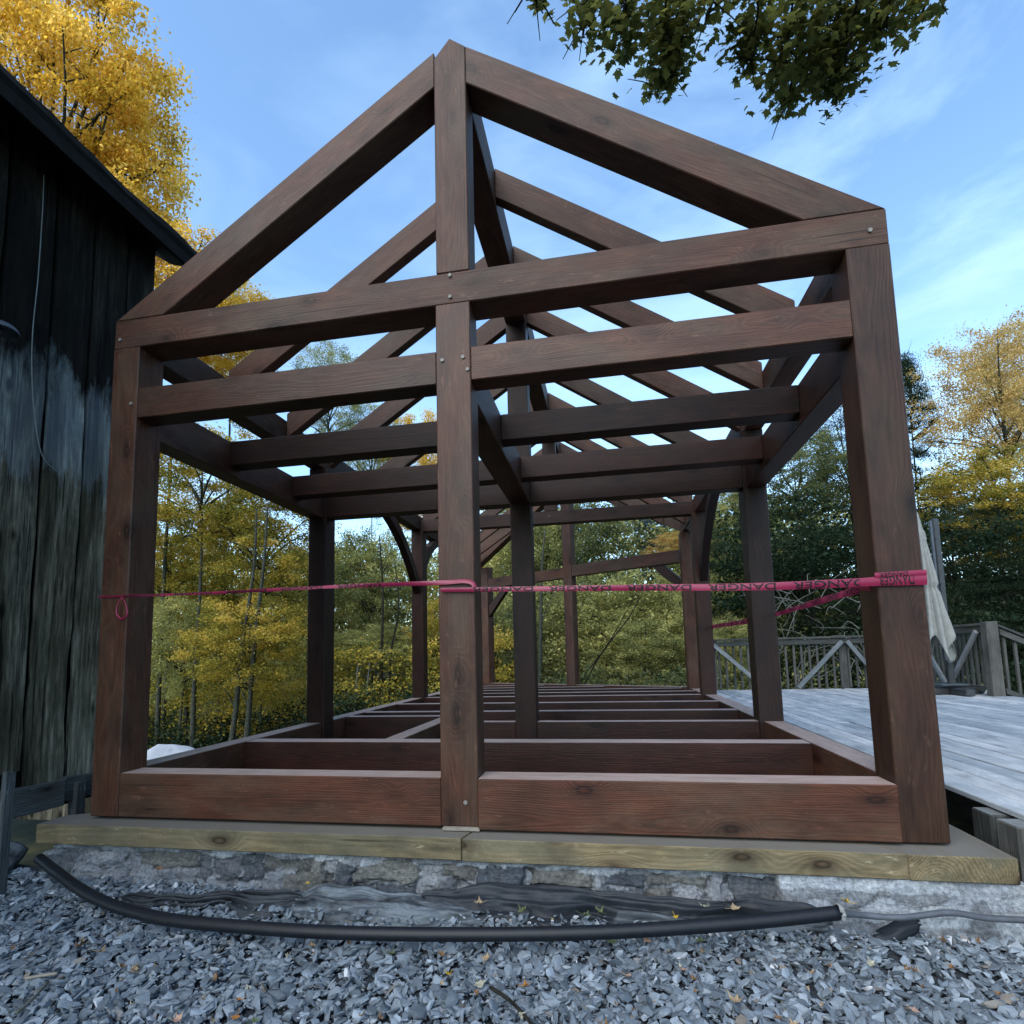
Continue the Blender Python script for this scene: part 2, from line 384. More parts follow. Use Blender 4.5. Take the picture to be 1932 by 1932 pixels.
def ico(sub):
    bm = bmesh.new(); bmesh.ops.create_icosphere(bm, subdivisions=sub, radius=1)
    V = np.array([v.co for v in bm.verts]); Fc = np.array([[v.index for v in f.verts] for f in bm.faces]); bm.free(); return V, Fc

def gsurf(x, y):
    """top of the gravel bed"""
    z = -0.335 + .012 * mn.noise(Vector((x * 1.3, y * 1.7, 3)))
    if y > -.45: z += (y + .45) * .05
    if x < .3: z += max(0, y + .5) * .10 * min(1, (.3 - x))
    return z
def build_gravel():
    variants = []
    rr = random.Random(3)
    for k in range(36):
        bm = bmesh.new()
        sx, sy, sz = 1, rr.uniform(.5, .85), rr.uniform(.18, .42)
        for i in range(13):
            v = Vector([rr.gauss(0, 1) for _ in range(3)]).normalized()
            v = Vector((v.x * sx, v.y * sy, v.z * sz)) * rr.uniform(.8, 1.05)
            bm.verts.new(v)
        r_ = bmesh.ops.convex_hull(bm, input=bm.verts)
        bmesh.ops.delete(bm, geom=[g for g in r_['geom_interior'] if isinstance(g, bmesh.types.BMVert)], context='VERTS')
        bmesh.ops.triangulate(bm, faces=bm.faces); bm.verts.index_update()
        V = np.array([v.co for v in bm.verts]); Fc = np.array([[v.index for v in f.verts] for f in bm.faces]); bm.free()
        variants.append(V[Fc].reshape(-1, 3))
    chunks, rnds = [], []
    def scatter(n, x0, x1, y0, y1, smin, smax, layer):
        xs = RNG.uniform(x0, x1, n); ys = RNG.uniform(y0, y1, n)
        for i in range(n):
            x, y = xs[i], ys[i]
            base = variants[rr.randrange(36)]
            sc = smin + (smax - smin) * rr.random() ** 1.8
            a, b, g = rr.uniform(0, 6.283), rr.gauss(0, .42), rr.gauss(0, .42)
            ca, sa, cb, sb, cg, sg = math.cos(a), math.sin(a), math.cos(b), math.sin(b), math.cos(g), math.sin(g)
            Rz = np.array([[ca, -sa, 0], [sa, ca, 0], [0, 0, 1]]); Rx = np.array([[1, 0, 0], [0, cb, -sb], [0, sb, cb]]); Ry = np.array([[cg, 0, sg], [0, 1, 0], [-sg, 0, cg]])
            P = (base * sc) @ (Rx @ Ry @ Rz).T + np.array([x, y, gsurf(x, y) + layer + rr.uniform(-.006, .006)])
            chunks.append(P); rv = .06 + .90 * rr.random()
            if y > -.35 and rr.random() < .07: rv = 1.0
            rnds.append(np.full(len(P), rv if rr.random() > .004 else 1.0))
    scatter(15000, -1.6, 5.9, -1.45, -.08, .017, .038, .002)
    scatter(8500, -1.6, 5.9, -1.45, -.08, .019, .046, .012)
    scatter(6000, -2.5, 7.5, -4.5, -1.45, .02, .045, .006)
    scatter(12000, -1.6, 5.9, -1.45, -.08, .005, .014, .012)
    scatter(1500, .3, 4.0, -.42, -.12, .008, .024, .022)
    scatter(260, 1.3, 4.0, -.40, -.28, .010, .028, .045)
    V = np.concatenate(chunks); a = np.concatenate(rnds)
    me = np_mesh('gravel', V, 3); at_ = me.attributes.new('rnd', 'FLOAT', 'POINT'); at_.data.foreach_set('value', a.astype(np.float32))
    o = link('gravel', me, M['gravel']); tag(o, kind='stuff')
    o['label'] = 'crushed blue grey slate gravel in front of the stone foundation'; o['category'] = 'gravel'
    # the bed under the loose stones
    xs = np.linspace(-4, 9, 90); ys = np.linspace(-6, .0, 50)
    Vb = [(x, y, gsurf(x, y) - .012) for y in ys for x in xs]; nx = 90
    Fb = [(j * nx + i, j * nx + i + 1, (j + 1) * nx + i + 1, (j + 1) * nx + i) for j in range(49) for i in range(nx - 1)]
    b = link('gravel_bed', mesh('gravel_bed', Vb, Fb, True), plain('gravel_dust', (.035, .042, .05), .95, .1, 0, 60, .5, .6, .01)); tag(b, kind='structure')
build_gravel()

# ------------------------------------------------------------------ timber frame
W = 4.4788; H1 = 2.866; H2 = 3.055; HS = .2446
fr = empty('timber_frame', (0, 0, 0))
tag(fr, 'unfinished reddish brown timber frame with open gable rafters on the stone foundation', 'timber frame')
ST, TP, IN = M['stain'], M['stain_top'], M['stain_shaded']
X_, Y_, Z_ = (1, 0, 0), (0, 1, 0), (0, 0, 1)
M0, M1 = 2.127, 2.327
def pegs(beam, pts, ax='y'):
    for p in pts:
        V, Fc = tube_vf([Vector(p), Vector(p) + Vector((0, -.010, 0))], .0105, 10)
        me = mesh('peg', V, Fc); o = link('peg', me, M['peg']); o.parent = beam
        o.matrix_parent_inverse = beam.matrix_world.inverted()
postL = box('post', 0, .185, 0, .2, 0, H1, Z_, ST, fr)
postM = box('post', M0, M1, 0, .165, .004, H1, Z_, ST, fr)
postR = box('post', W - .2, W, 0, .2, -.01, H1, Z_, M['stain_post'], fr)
s1 = box('sill_beam', .185, M0, .004, .17, 0, HS, X_, ST, fr)
s2 = box('sill_beam', M1, W - .2, -.018, .165, -.006, HS + .002, X_, ST, fr)
tie = box('tie_beam', 0, W, .003, .198, H1, H2, X_, TP, fr)
b2l = box('girt_beam', .185, M0, .004, .144, 2.396, 2.590, X_, ST, fr)
b2r = box('girt_beam', M1, W - .2, .004, .144, 2.399, 2.596, X_, ST, fr)
king = prism_xz('king_post', [(2.134, H2), (M1, H2), (M1, 4.478), (2.231, 4.553), (2.134, 4.436)], 0, .165, Z_, TP, fr)
sl = .669
rL = prism_xz('rafter', [(0, 3.055), (.345, 3.055), (2.134, 4.252), (2.134, 4.483)], .002, .198, (1, 0, sl), TP, fr)
rR = prism_xz('rafter', [(W, 3.055), (4.095, 3.055), (M1, 4.238), (M1, 4.480)], .002, .198, (-1, 0, sl), TP, fr)
bpy.context.view_layer.update()
pegs(tie, [(.045, .004, 2.925), (2.215, .004, 3.035), (2.215, .004, 2.905), (4.395, .004, 2.945)])
pegs(postL, [(.15, .002, 2.49)]); pegs(postM, [(2.165, .002, 2.53), (2.285, .002, 2.535), (2.31, .002, 2.46)])
pegs(postM, [(2.26, .002, .125)])
box('shim', 2.14, 2.335, -.02, .12, -.012, .003, X_, M['shim'], fr, None, .001)
# plates, girts, ridge
box('wall_plate', 0, .152, .2, 9.35, H1 + .002, 3.09, Y_, TP, fr)
box('wall_plate', W - .155, W, .2, 6.93, H1 + .002, 3.09, Y_, TP, fr)
box('girt', .01, .165, .2, 2.326, 2.325, 2.590, Y_, ST, fr)
box('girt', W - .168, W - .01, .2, 2.326, 2.325, 2.590, Y_, ST, fr)
box('girt', M0 + .002, M1 - .002, .165, 2.326, 2.335, 2.590, Y_, ST, fr)
prism_xz('ridge_beam', [(M0, 4.20), (M1, 4.20), (M1, 4.478), (2.229, 4.545), (M0, 4.478)], .165, 8.2, Y_, TP, fr)
# common rafters
def raftL(y, th=.09, x1=M0):
    z = lambda x: 3.055 + sl * x
    x0 = .152
    o = prism_xz('rafter', [(x0, z(x0)), (x0, z(x0) - .235), (x1, z(x1) - .235), (x1, z(x1))], y, y + th, (1, 0, sl), TP, fr)
def raftR(y, th=.09, x1=M1, xe=None):
    z = lambda x: 3.055 + sl * (W - x)
    x0 = W - .155 if xe is None else xe
    prism_xz('rafter', [(x0, z(x0)), (x0, z(x0) - .235), (x1, z(x1) - .235), (x1, z(x1))], y, y + th, (-1, 0, sl), TP, fr)
for y in (.86, 1.66, 2.455, 3.47, 4.49, 5.45, 6.33): raftL(y); raftR(y)
raftL(7.12); raftL(7.95); raftL(8.65, .09, 1.40)
raftR(7.12, .09, M1, 4.05); raftR(7.95, .09, M1, 2.62)
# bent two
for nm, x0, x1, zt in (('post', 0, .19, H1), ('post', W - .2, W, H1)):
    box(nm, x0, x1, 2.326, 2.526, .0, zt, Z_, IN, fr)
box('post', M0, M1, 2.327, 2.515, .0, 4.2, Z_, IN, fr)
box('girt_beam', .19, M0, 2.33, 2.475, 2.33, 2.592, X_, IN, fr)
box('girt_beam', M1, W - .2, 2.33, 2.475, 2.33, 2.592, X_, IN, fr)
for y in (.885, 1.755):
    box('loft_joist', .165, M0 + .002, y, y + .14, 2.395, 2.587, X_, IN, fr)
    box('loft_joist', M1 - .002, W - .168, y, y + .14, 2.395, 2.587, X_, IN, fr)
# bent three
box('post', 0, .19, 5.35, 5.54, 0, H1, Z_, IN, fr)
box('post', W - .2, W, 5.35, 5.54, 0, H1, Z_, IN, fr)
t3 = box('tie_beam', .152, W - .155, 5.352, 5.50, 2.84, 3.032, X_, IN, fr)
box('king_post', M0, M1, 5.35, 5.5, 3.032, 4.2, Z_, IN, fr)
bpy.context.view_layer.update()
pegs(t3, [(2.2, 5.352, 2.95)])
def brace(x0, x1, ypost, zlo, yup, zup, w=.14, sgn=-1):
    # curved knee brace: inner (concave) edge bows
    n = 7; outer, inner = [], []
    for i in range(n + 1):
        t = i / n
        y = ypost + (yup - ypost) * t; z = zlo + (zup - zlo) * t
        bow = .10 * math.sin(math.pi * t)
        ny, nz = -(zup - zlo), (yup - ypost); L = math.hypot(ny, nz); ny /= L; nz /= L
        if nz < 0: ny, nz = -ny, -nz
        outer.append((y + ny * (bow + w * .5), z + nz * (bow + w * .5))); inner.append((y + ny * (bow - w * .5), z + nz * (bow - w * .5)))
    outer[0] = (ypost, zlo + .12); outer[-1] = (yup + (-.0 if yup < ypost else 0), zup)
    inner[0] = (ypost, zlo - .10); d = -1 if yup < ypost else 1
    inner[-1] = (yup + d * .22, zup)
    pts = outer + inner[::-1]
    prism_yz('knee_brace', pts, x0, x1, (0, yup - ypost, zup - zlo), IN, fr, None, .002)
brace(.035, .14, 5.35, 1.95, 4.15, H1); brace(W - .14, W - .035, 5.35, 1.95, 4.15, H1)
brace(.035, .14, 5.54, 2.2, 6.35, H1); brace(W - .14, W - .035, 5.54, 2.35, 6.2, H1)
# floor deck: long sills and joists
box('sill_beam', 0, .168, .2, 2.326, 0, HS, Y_, ST, fr); box('sill_beam', 0, .168, 2.526, 5.35, 0, HS, Y_, ST, fr); box('sill_beam', 0, .168, 5.54, 9.36, 0, HS, Y_, ST, fr)
box('sill_beam', W - .168, W, .2, 2.326, 0, HS, Y_, ST, fr); box('sill_beam', W - .168, W, 2.526, 5.35, 0, HS, Y_, ST, fr); box('sill_beam', W - .168, W, 5.54, 6.66, 0, HS, Y_, ST, fr)
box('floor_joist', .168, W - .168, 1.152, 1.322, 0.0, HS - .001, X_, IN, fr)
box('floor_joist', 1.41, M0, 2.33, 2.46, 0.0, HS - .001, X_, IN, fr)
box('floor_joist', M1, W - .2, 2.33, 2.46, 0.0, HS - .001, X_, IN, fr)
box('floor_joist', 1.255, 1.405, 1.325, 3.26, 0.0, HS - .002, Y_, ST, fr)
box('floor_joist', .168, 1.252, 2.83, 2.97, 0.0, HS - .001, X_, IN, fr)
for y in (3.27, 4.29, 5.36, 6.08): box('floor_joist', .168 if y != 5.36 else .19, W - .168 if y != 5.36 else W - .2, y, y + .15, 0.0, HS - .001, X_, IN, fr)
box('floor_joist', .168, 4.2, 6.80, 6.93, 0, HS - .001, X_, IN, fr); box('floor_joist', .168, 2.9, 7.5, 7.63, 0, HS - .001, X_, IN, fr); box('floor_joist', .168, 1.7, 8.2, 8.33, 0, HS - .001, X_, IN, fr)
# skewed end wall
ex = Vector((.8681, -.4963, 0)); ey = Vector((.4963, .8681, 0))
EF = Matrix.Translation((0, 9.502, 0)) @ Matrix([[ex.x, ey.x, 0], [ex.y, ey.y, 0], [0, 0, 1]]).to_4x4()
box('sill_beam', 0, 5.16, .0, .16, .001, HS + .001, X_, ST, fr, EF)
box('post', .20, .40, .003, .2, HS, 2.87, Z_, ST, fr, EF)
box('post', 2.48, 2.685, .0, .17, HS, 4.2, Z_, ST, fr, EF)
box('post', W - .2, W, 6.66, 6.90, 0, H1, Z_, ST, fr)
box('girt_beam', .40, 2.48, .01, .15, 2.385, 2.600, X_, ST, fr, EF)
box('girt_beam', 2.685, 4.93, .01, .15, 2.405, 2.630, X_, ST, fr, EF)
prism_xz('knee_brace', [(.40, 1.72), (.40, 1.98), (.86, 2.385), (1.04, 2.385), (.72, 2.06)], .03, .13, (1, 0, 1), IN, fr, EF, .003)
prism_xz('knee_brace', [(4.93, 1.95), (4.93, 2.12), (4.62, 2.405), (4.40, 2.405), (4.62, 2.17)], .03, .13, (1, 0, -1), IN, fr, EF, .003)
se = .669 * .8681
prism_xz('rafter', [(0, 3.055), (0, 2.85), (2.48, 2.82 + 2.48 * se), (2.48, 3.055 + 2.48 * se)], -.02, .16, (1, 0, se), TP, fr, EF)
zr = 3.055 + 2.58 * se
prism_xz('rafter', [(5.16, 3.055), (5.16, 2.85), (2.685, 2.82 + 2.475 * se), (2.685, 3.055 + 2.475 * se)], -.02, .16, (-1, 0, se), TP, fr, EF)

# ------------------------------------------------------------------ treated timbers under the frame
TR = M['treated']
def timber(label, *a, grain=X_, poly=None):
    if poly: 
        z0, z1 = a
        n = len(poly); V = [(x, y, z0) for x, y in poly] + [(x, y, z1) for x, y in poly]
        Fc = [tuple(range(n)), tuple(range(2 * n - 1, n - 1, -1))] + [(i, (i + 1) % n, n + (i + 1) % n, n + i) for i in range(n)]
        o = poly_solid('treated_timber', (V, Fc), None, grain, TR, None, .004)
    else: o = box('treated_timber', *a, grain, TR, None, None, .004)
    tag(o, label, 'timber', 'treated timbers laid on the foundation')
timber('yellowish treated timber under the left half of the front sill', -.122, -.017, poly=[(-.23, -.115), (2.262, -.115), (2.33, .18), (-.0, .18), (-.23, .06)])
timber('yellowish treated timber with a dark branched knot under the right half of the front sill', -.125, -.019, poly=[(2.268, -.118), (4.245, -.120), (4.02, .18), (2.337, .18)])
timber('green stained treated timber at the right corner under the last post', -.127, -.021, poly=[(4.251, -.122), (4.66, -.122), (4.66, 7.2), (4.02, 7.2), (4.02, .186)], grain=Y_)
timber('treated timber running back under the left side of the frame', -.122, -.017, poly=[(-.16, .19), (.25, .19), (.25, 9.4), (-.16, 9.4)], grain=Y_)

# ------------------------------------------------------------------ stone foundation
def build_wall():
    path = [(-.13, 9.0), (-.13, -.045), (4.66, -.045), (4.60, 7.0)]
    rr = random.Random(11)
    # arc-length samples
    segs = []
    pts = []
    def sample(a, b, st, off):
        L = math.dist(a, b); n = max(2, int(L / st)); 
        for i in range(n):
            t = i / n; pts.append((a[0] + (b[0] - a[0]) * t, a[1] + (b[1] - a[1]) * t, off + L * t))
        return off + L
    off = sample(path[0], (-.13, 1.0), .15, 0); off = sample((-.13, 1.0), path[1], .012, off)
    o1 = off; off = sample(path[1], path[2], .0065, off); o2 = off; off = sample(path[2], (4.64, 1.0), .012, off); off = sample((4.64, 1.0), path[3], .15, off)
    pts.append((path[3][0], path[3][1], off))
    # stone cells: courses with irregular stones
    stones = []
    zb = -.122
    x = -10
    while x < 30:
        w = rr.choice([rr.uniform(.05, .10), rr.uniform(.10, .20), rr.uniform(.18, .36)])
        split = rr.random()
        def add(xa, xb, z0, z1): stones.append((xa + .004, xb - .004, z0, z1, rr.uniform(.004, .040), rr.random(), rr.uniform(-.02, .03)))
        if w > .16 and split < .55:
            zm = rr.uniform(-.26, -.20); add(x, x + w, zm + .006, rr.uniform(-.165, -.14)); wm_ = rr.uniform(.3, .7) * w
            add(x, x + wm_, -.33, zm - .006); add(x + wm_, x + w, -.34, zm - .004)
        elif split < .8: add(x, x + w, rr.uniform(-.31, -.27), rr.uniform(-.17, -.14)); add(x - .03, x + w, -.45, -.315)
        else: add(x, x + w, rr.uniform(-.24, -.22), rr.uniform(-.175, -.15)); add(x, x + w * .5, -.34, -.245); add(x + w * .5, x + w, -.33, -.25)
        x += w + (.02 if rr.random() < .2 else 0)
    tints = [(.15, .168, .188), (.075, .088, .105), (.20, .22, .24), (.135, .14, .135), (.23, .25, .275), (.11, .122, .14)]
    NZ = 52; V, Cc = [], []
    sb = {}
    for st in stones:
        for k in range(int(math.floor(st[0] * 4)) - 1, int(math.ceil(st[1] * 4)) + 1): sb.setdefault(k, []).append(st)
    for (x, y, sd) in pts:
        # outward normal
        if sd < o1: nrm = (-1, 0)
        elif sd < o2: nrm = (0, -1)
        else: nrm = (1, 0)
        e = min(abs(sd - o1), abs(sd - o2))
        for j in range(NZ):
            z = zb - (.33 * j / (NZ - 1))
            d = .045 * (zb - z) / .2; colr = None
            conc = (o1 < sd < o2 and x > 3.72) or sd >= o2
            wz = .030 * mn.noise(Vector((sd * 4.1, z * 12, 1))) + .008 * mn.noise(Vector((sd * 25, z * 40, 1)))
            wx = .035 * mn.noise(Vector((sd * 7, z * 14, 5))) + .010 * mn.noise(Vector((sd * 30, z * 30, 6)))
            if not conc:
                for st in sb.get(int(math.floor(sd * 4)), []):
                    a_, b_, c_, d_ = sd + wx - st[0], st[1] - sd - wx, z + wz - st[2], st[3] - z - wz
                    m_ = min(a_, b_, c_, d_)
                    if m_ > 0:
                        h = min(1, m_ / .010)
                        d += st[4] * h + st[6] * (z / .1) * .3
                        colr = tints[int(st[5] * 6) % 6]; break
                if colr is None:
                    colr = (.22, .245, .27) if mn.noise(Vector((sd * 9, z * 20, 3))) > -.2 else (.06, .065, .07)
                    d += .010 + .014 * mn.noise(Vector((sd * 30, z * 30, 0)))
                if z > -.160 + .045 * mn.noise(Vector((sd * 5, 0, 2))): # mortar smear at the top
                    colr = (.30, .34, .38) if mn.noise(Vector((sd * 5, z * 12, 8))) > -.05 else (.17, .19, .21)
                    d = max(d, .03)
            else:
                d += .05 + .10 * max(0, (zb - z) / .33) + .018 * mn.noise(Vector((sd * 5, z * 9, 0)))
                q = mn.noise(Vector((sd * 4, z * 10, 4)))
                colr = (.30, .34, .38) if (z > -.17 + .03 * q or q > .15 or x > 4.52) else (.17, .19, .21)
            d += .007 * mn.noise(Vector((sd * 50, z * 70, 0))) + .020 * mn.noise(Vector((sd * 14, z * 22, 7))) + .016 * mn.noise(Vector((sd * 5, z * 8, 17)))
            px, py = x + nrm[0] * d, y + nrm[1] * d
            if sd < o1 and o1 - sd < .02: py -= d
            if sd >= o1 and sd < o1 + .02: px -= 0
            if sd >= o2 and sd < o2 + .02: py -= d
            V.append((px, py, z)); Cc.append(colr + (1,))
    n = len(pts)
    Fc = [(i * NZ + j, (i + 1) * NZ + j, (i + 1) * NZ + j + 1, i * NZ + j + 1) for i in range(n - 1) for j in range(NZ - 1)]
    me = mesh('stone_foundation', V, Fc, True)
    ca = me.color_attributes.new('Col', 'FLOAT_COLOR', 'POINT'); ca.data.foreach_set('color', np.array(Cc, dtype=np.float32).ravel())
    o = link('stone_foundation', me, M['stone'])
    tag(o, 'low rubble stone foundation with pale mortar under the treated timbers', 'foundation')
build_wall()

# ------------------------------------------------------------------ ground fabric, pipe, conduit
def ribbon(name, label, xs, top, bot, wav, dust, seed, cat='ground fabric', nv=34, mat=None, group=None, thick=True):
    """a limp strip: top(x) / bot(x) give (y,z) of the two long edges"""
    V, D = [], []
    n = len(xs)
    for i, x in enumerate(xs):
        (ty, tz), (by, bz) = top(x), bot(x)
        for j in range(nv):
            t = j / (nv - 1)
            wv = t * 5 + 1.3 * mn.noise(Vector((x * 2.2, t, seed)))
            wv = t * 2.6 + 1.0 * mn.noise(Vector((x * 1.1, t * .6, seed))); f = 1.1 * (.45 - abs(mn.noise(Vector((x * 1.0, wv * 1.1, seed)))) * 2.2) + .35 * mn.noise(Vector((x * 3.5, wv * 1.5, seed + 3))) + .22 * (.4 - abs(mn.noise(Vector((x * 9 + t * 4, t * 8 - x * 3, seed + 9)))) * 2) + .10 * (.4 - abs(mn.noise(Vector((x * 22 - t * 9, t * 14 + x * 7, seed + 19)))) * 2)
            edge = math.sin(math.pi * t) ** .5
            e0 = .035 * mn.noise(Vector((x * 6, seed, 1))) * (1 - t) * 2; e1 = .05 * mn.noise(Vector((x * 5, seed, 7))) * t * 2
            endx = min(1, (x - xs[0]) / .14, (xs[-1] - x) / .14); pinch = .35 + .65 * max(0, endx) ** .5
            tt = .5 + (t - .5) * pinch
            V.append((x + .05 * mn.noise(Vector((x * 4, t * 3, seed + 5))), ty + (by - ty) * tt - wav * .8 * f * edge + e1, tz + (bz - tz) * tt + wav * (f * .9 + .25) * edge + e0 * .4))
            D.append(dust(x, t))
    Fc = [(i * nv + j, (i + 1) * nv + j, (i + 1) * nv + j + 1, i * nv + j + 1) for i in range(n - 1) for j in range(nv - 1)]
    me = mesh(name, V, Fc, True)
    a = me.attributes.new('dust', 'FLOAT', 'POINT'); a.data.foreach_set('value', np.array(D, dtype=np.float32))
    o = link(name, me, mat or M['fabric']); 
    md = o.modifiers.new('thickness', 'SOLIDIFY'); md.thickness = .003
    tag(o, label, cat, group); return o
lerp = lambda a, b, t: a + (b - a) * max(0, min(1, t))
ribbon('ground_fabric', 'dusty dark ground fabric folded on the gravel below the left timber', np.linspace(.55, 1.55, 180),
       lambda x: (-.25 - .03 * math.sin(x * 3), lerp(-.292, -.262, (x - .5) / .8)), lambda x: (-.35 - .02 * math.sin(x * 5), -.318), .034, lambda x, t: .25, 2)
ribbon('ground_fabric', 'grey dust covered hump of ground fabric below the joint of the timbers', np.linspace(1.50, 2.40, 180),
       lambda x: (-.20, lerp(-.235, -.262, (x - 1.4) / 1.0) + .014 * math.sin((x - 1.4) * 5)), lambda x: (-.385, -.322), .038, lambda x, t: 1.0, 6)
ribbon('ground_fabric', 'black ground fabric flap standing against the stones below the right sill', np.linspace(2.10, 3.86, 260),
       lambda x: (-.17 - .02 * math.sin(x * 4), lerp(-.225, -.212, (x - 2.0) / .4) + .010 * math.sin(x * 5 + 1)), lambda x: (-.27 - .03 * math.sin(x * 3), -.315), .020, lambda x, t: .10 + .6 * (x > 3.0) * (t > .6), 12)
ribbon('ground_fabric', 'small torn black fabric corner sticking up beside the yellow leaf', np.linspace(4.06, 4.22, 12),
       lambda x: (-.20, -.272 + (x - 4.06) * .35), lambda x: (-.24, -.32), .012, lambda x, t: 0, 20, nv=7)
ribbon('plastic_sheet', 'blue grey crumpled plastic sheet bunched on the ground by the barn', np.linspace(-1.5, -.32, 70),
       lambda x: (.05, lerp(-.02, -.25, (x + 1.2) / .9)), lambda x: (-.75, -.30), .13, lambda x, t: .55, 31, 'plastic sheet', 34)

pp = [at(74, 1620, 1, -.16), at(110, 1648, 1, -.26), at(150, 1677, 1, -.38), at(200, 1703, 1, -.46), at(260, 1722, 1, -.53), at(350, 1739, 1, -.58), at(600, 1758, 1, -.60), at(876, 1763, 1, -.56), at(1150, 1758, 1, -.50), at(1400, 1741, 1, -.42), at(1584, 1722, 1, -.36)]
path = smooth_path(pp, 8)
po = link('drain_pipe', mesh('drain_pipe', *tube_vf(path, .0265, 18, False), smooth=True), M['pipe']); po.modifiers.new('wall', 'SOLIDIFY').thickness = .003
tag(po, 'long black plastic pipe curving along the foot of the stone foundation', 'pipe')
d_ = (path[-1] - path[-2]).normalized()
lp = [path[-1] + d_ * q for q in (-.006, .006, .012)]
V, Fc = tube_vf(lp, [.028, .031, .026], 18, False)
V = [v + Vector((mn.noise(v * 60), mn.noise(v * 70), mn.noise(v * 50))) * .012 for v in V]
lip = link('pipe_lip', mesh('pipe_lip', V, Fc), M['lip'], po)
cp = smooth_path([path[-1] + Vector((-.05, 0, 0)), at(1620, 1726, 1, -.26), at(1700, 1731, 1, -.25), at(1790, 1722, 1, -.24), at(1860, 1732, 1, -.24), at(1935, 1736, 1, -.24), at(2100, 1745, 1, -.24)], 6)
co = link('conduit', mesh('conduit', *tube_vf(cp, .0125, 12), smooth=True), M['conduit']); tag(co, 'thin grey cable conduit running right out of the end of the black pipe', 'conduit')

# ------------------------------------------------------------------ danger tape
def flat_text(body):
    cu = bpy.data.curves.new('danger_text', 'FONT'); cu.body = body; cu.size = 1; cu.align_x = 'CENTER'; cu.offset = .012
    o = bpy.data.objects.new('tmp', cu); COL.objects.link(o); bpy.context.view_layer.update()
    me = bpy.data.meshes.new_from_object(o.evaluated_get(bpy.context.evaluated_depsgraph_get()))
    V = np.array([v.co[:2] for v in me.vertices]); Fc = [tuple(p.vertices) for p in me.polygons]
    bpy.data.objects.remove(o); bpy.data.curves.remove(cu); bpy.data.meshes.remove(me)
    V[:, 0] -= (V[:, 0].max() + V[:, 0].min()) / 2; V[:, 1] -= V[:, 1].min(); w, h = V[:, 0].max() * 2, V[:, 1].max()
    return V / np.array([w, h]), Fc
TXT = flat_text('DANGER')
def tape(name, label, pts, n_, width, letters=None, up=(0, 0, 1), fold=.25, out=None):
    """pts: centreline; letters: list of (centre t in metres, length); the print is upside down as in the place"""
    P = smooth_path(pts, 10); L = [0]
    for a, b in zip(P, P[1:]): L.append(L[-1] + (b - a).length)
    tot = L[-1]
    outv = Vector(out) if out else Vector((0, -1, 0))
    def frame(sd):
        k = 0
        while k < len(L) - 2 and L[k + 1] < sd: k += 1
        t = (sd - L[k]) / max(1e-6, L[k + 1] - L[k]); p = P[k].lerp(P[k + 1], t); d = (P[k + 1] - P[k]).normalized()
        return p, d
    def pos(sd, v, lift=0):
        p, d = frame(sd)
        w = width(sd / tot)
        a = fold * math.sin(sd * 7 + 1)
        u = Vector((0, 0, 1)); u = (u - d * u.dot(d)).normalized(); nn = outv
        uu = (u * math.cos(a) + nn * math.sin(a))
        nn2 = (nn * math.cos(a) - u * math.sin(a))
        cup = .10 * w * (1 - 4 * v * v)
        return p + uu * (v * w) + nn2 * (cup + lift)
    nu = max(8, int(tot / .02)); nv = 5; V = []
    for i in range(nu + 1):
        for j in range(nv): V.append(pos(tot * i / nu, -.5 + j / (nv - 1)))
    Fc = [(i * nv + j, (i + 1) * nv + j, (i + 1) * nv + j + 1, i * nv + j + 1) for i in range(nu) for j in range(nv - 1)]
    o = link(name, mesh(name, V, Fc, True), M['tape']); tag(o, label, 'tape', 'strips of pink danger tape')
    parts = []
    for (cs, ln) in (letters or []):
        tv, tf = TXT
        vv = [pos(min(max(cs - x * ln, .001), tot - .001), -(y * .86 - .43), .0022) for x, y in tv]
        parts.append((vv, tf))
    for pt_ in parts: link('lettering', mesh('lettering', *pt_), M['black'], o)
    return o
q = at(892, 1099, 1, -.012)
zL = at(300, 1121, 1, -.012).z
# left strip, twisted like a cord
ml = [Vector((-.004, -.012, at(190, 1127, 1, 0).z)), Vector((.19, -.014, at(262, 1124, 1, 0).z)), Vector((.8, -.016, at(430, 1118, 1, 0).z)), Vector((1.5, -.016, at(640, 1107, 1, 0).z)), Vector((2.126, -.014, at(830, 1100, 1, 0).z)), Vector((2.27, -.020, at(880, 1097, 1, 0).z)), Vector((2.322, -.024, at(895, 1101, 1, 0).z)), Vector((2.334, -.026, at(897, 1109, 1, 0).z))]
tape('danger_tape', 'thin twisted pink danger tape from the left corner post to the middle post', ml, 1, lambda t: .012 + .014 * t,
     [(.30 + .345 * k, .255) for k in range(5)], fold=.5)
a0 = at(831.5, 1113, 1, -.02); a1 = at(1170, 1109, 1, -.016); a2 = at(1420, 1107, 1, -.016); a3 = at(1622, 1099, 1, -.018)
Ltot = (a3 - a0).length
gaps = [(at(u, 1110, 1, -.016) - a0).length for u in (877, 1021, 1167, 1320, 1480, 1650)]
tape('danger_tape', 'pink danger tape with black letters from the middle post to the right post', [a0, a0.lerp(a1, .5), a1, a2, a3], 1, lambda t: .022 + .019 * t,
     [((gaps[k] + gaps[k + 1]) / 2, (gaps[k + 1] - gaps[k]) * .80) for k in range(5)], fold=.18)
b0 = at(1618, 1099, 1, -.016); b1 = Vector((W + .001, -.016, at(1745, 1092, 1, 0).z))
tape('danger_tape', 'broad pink danger tape wrapped across the face of the right front post', [b0, b0.lerp(b1, .5), b1], 1, lambda t: .038 + .022 * t, [(.165, .15)], fold=.06)
b0 = at(1650, 1086, 1, -.020); b1 = Vector((W + .001, -.022, at(1745, 1081, 1, 0).z))
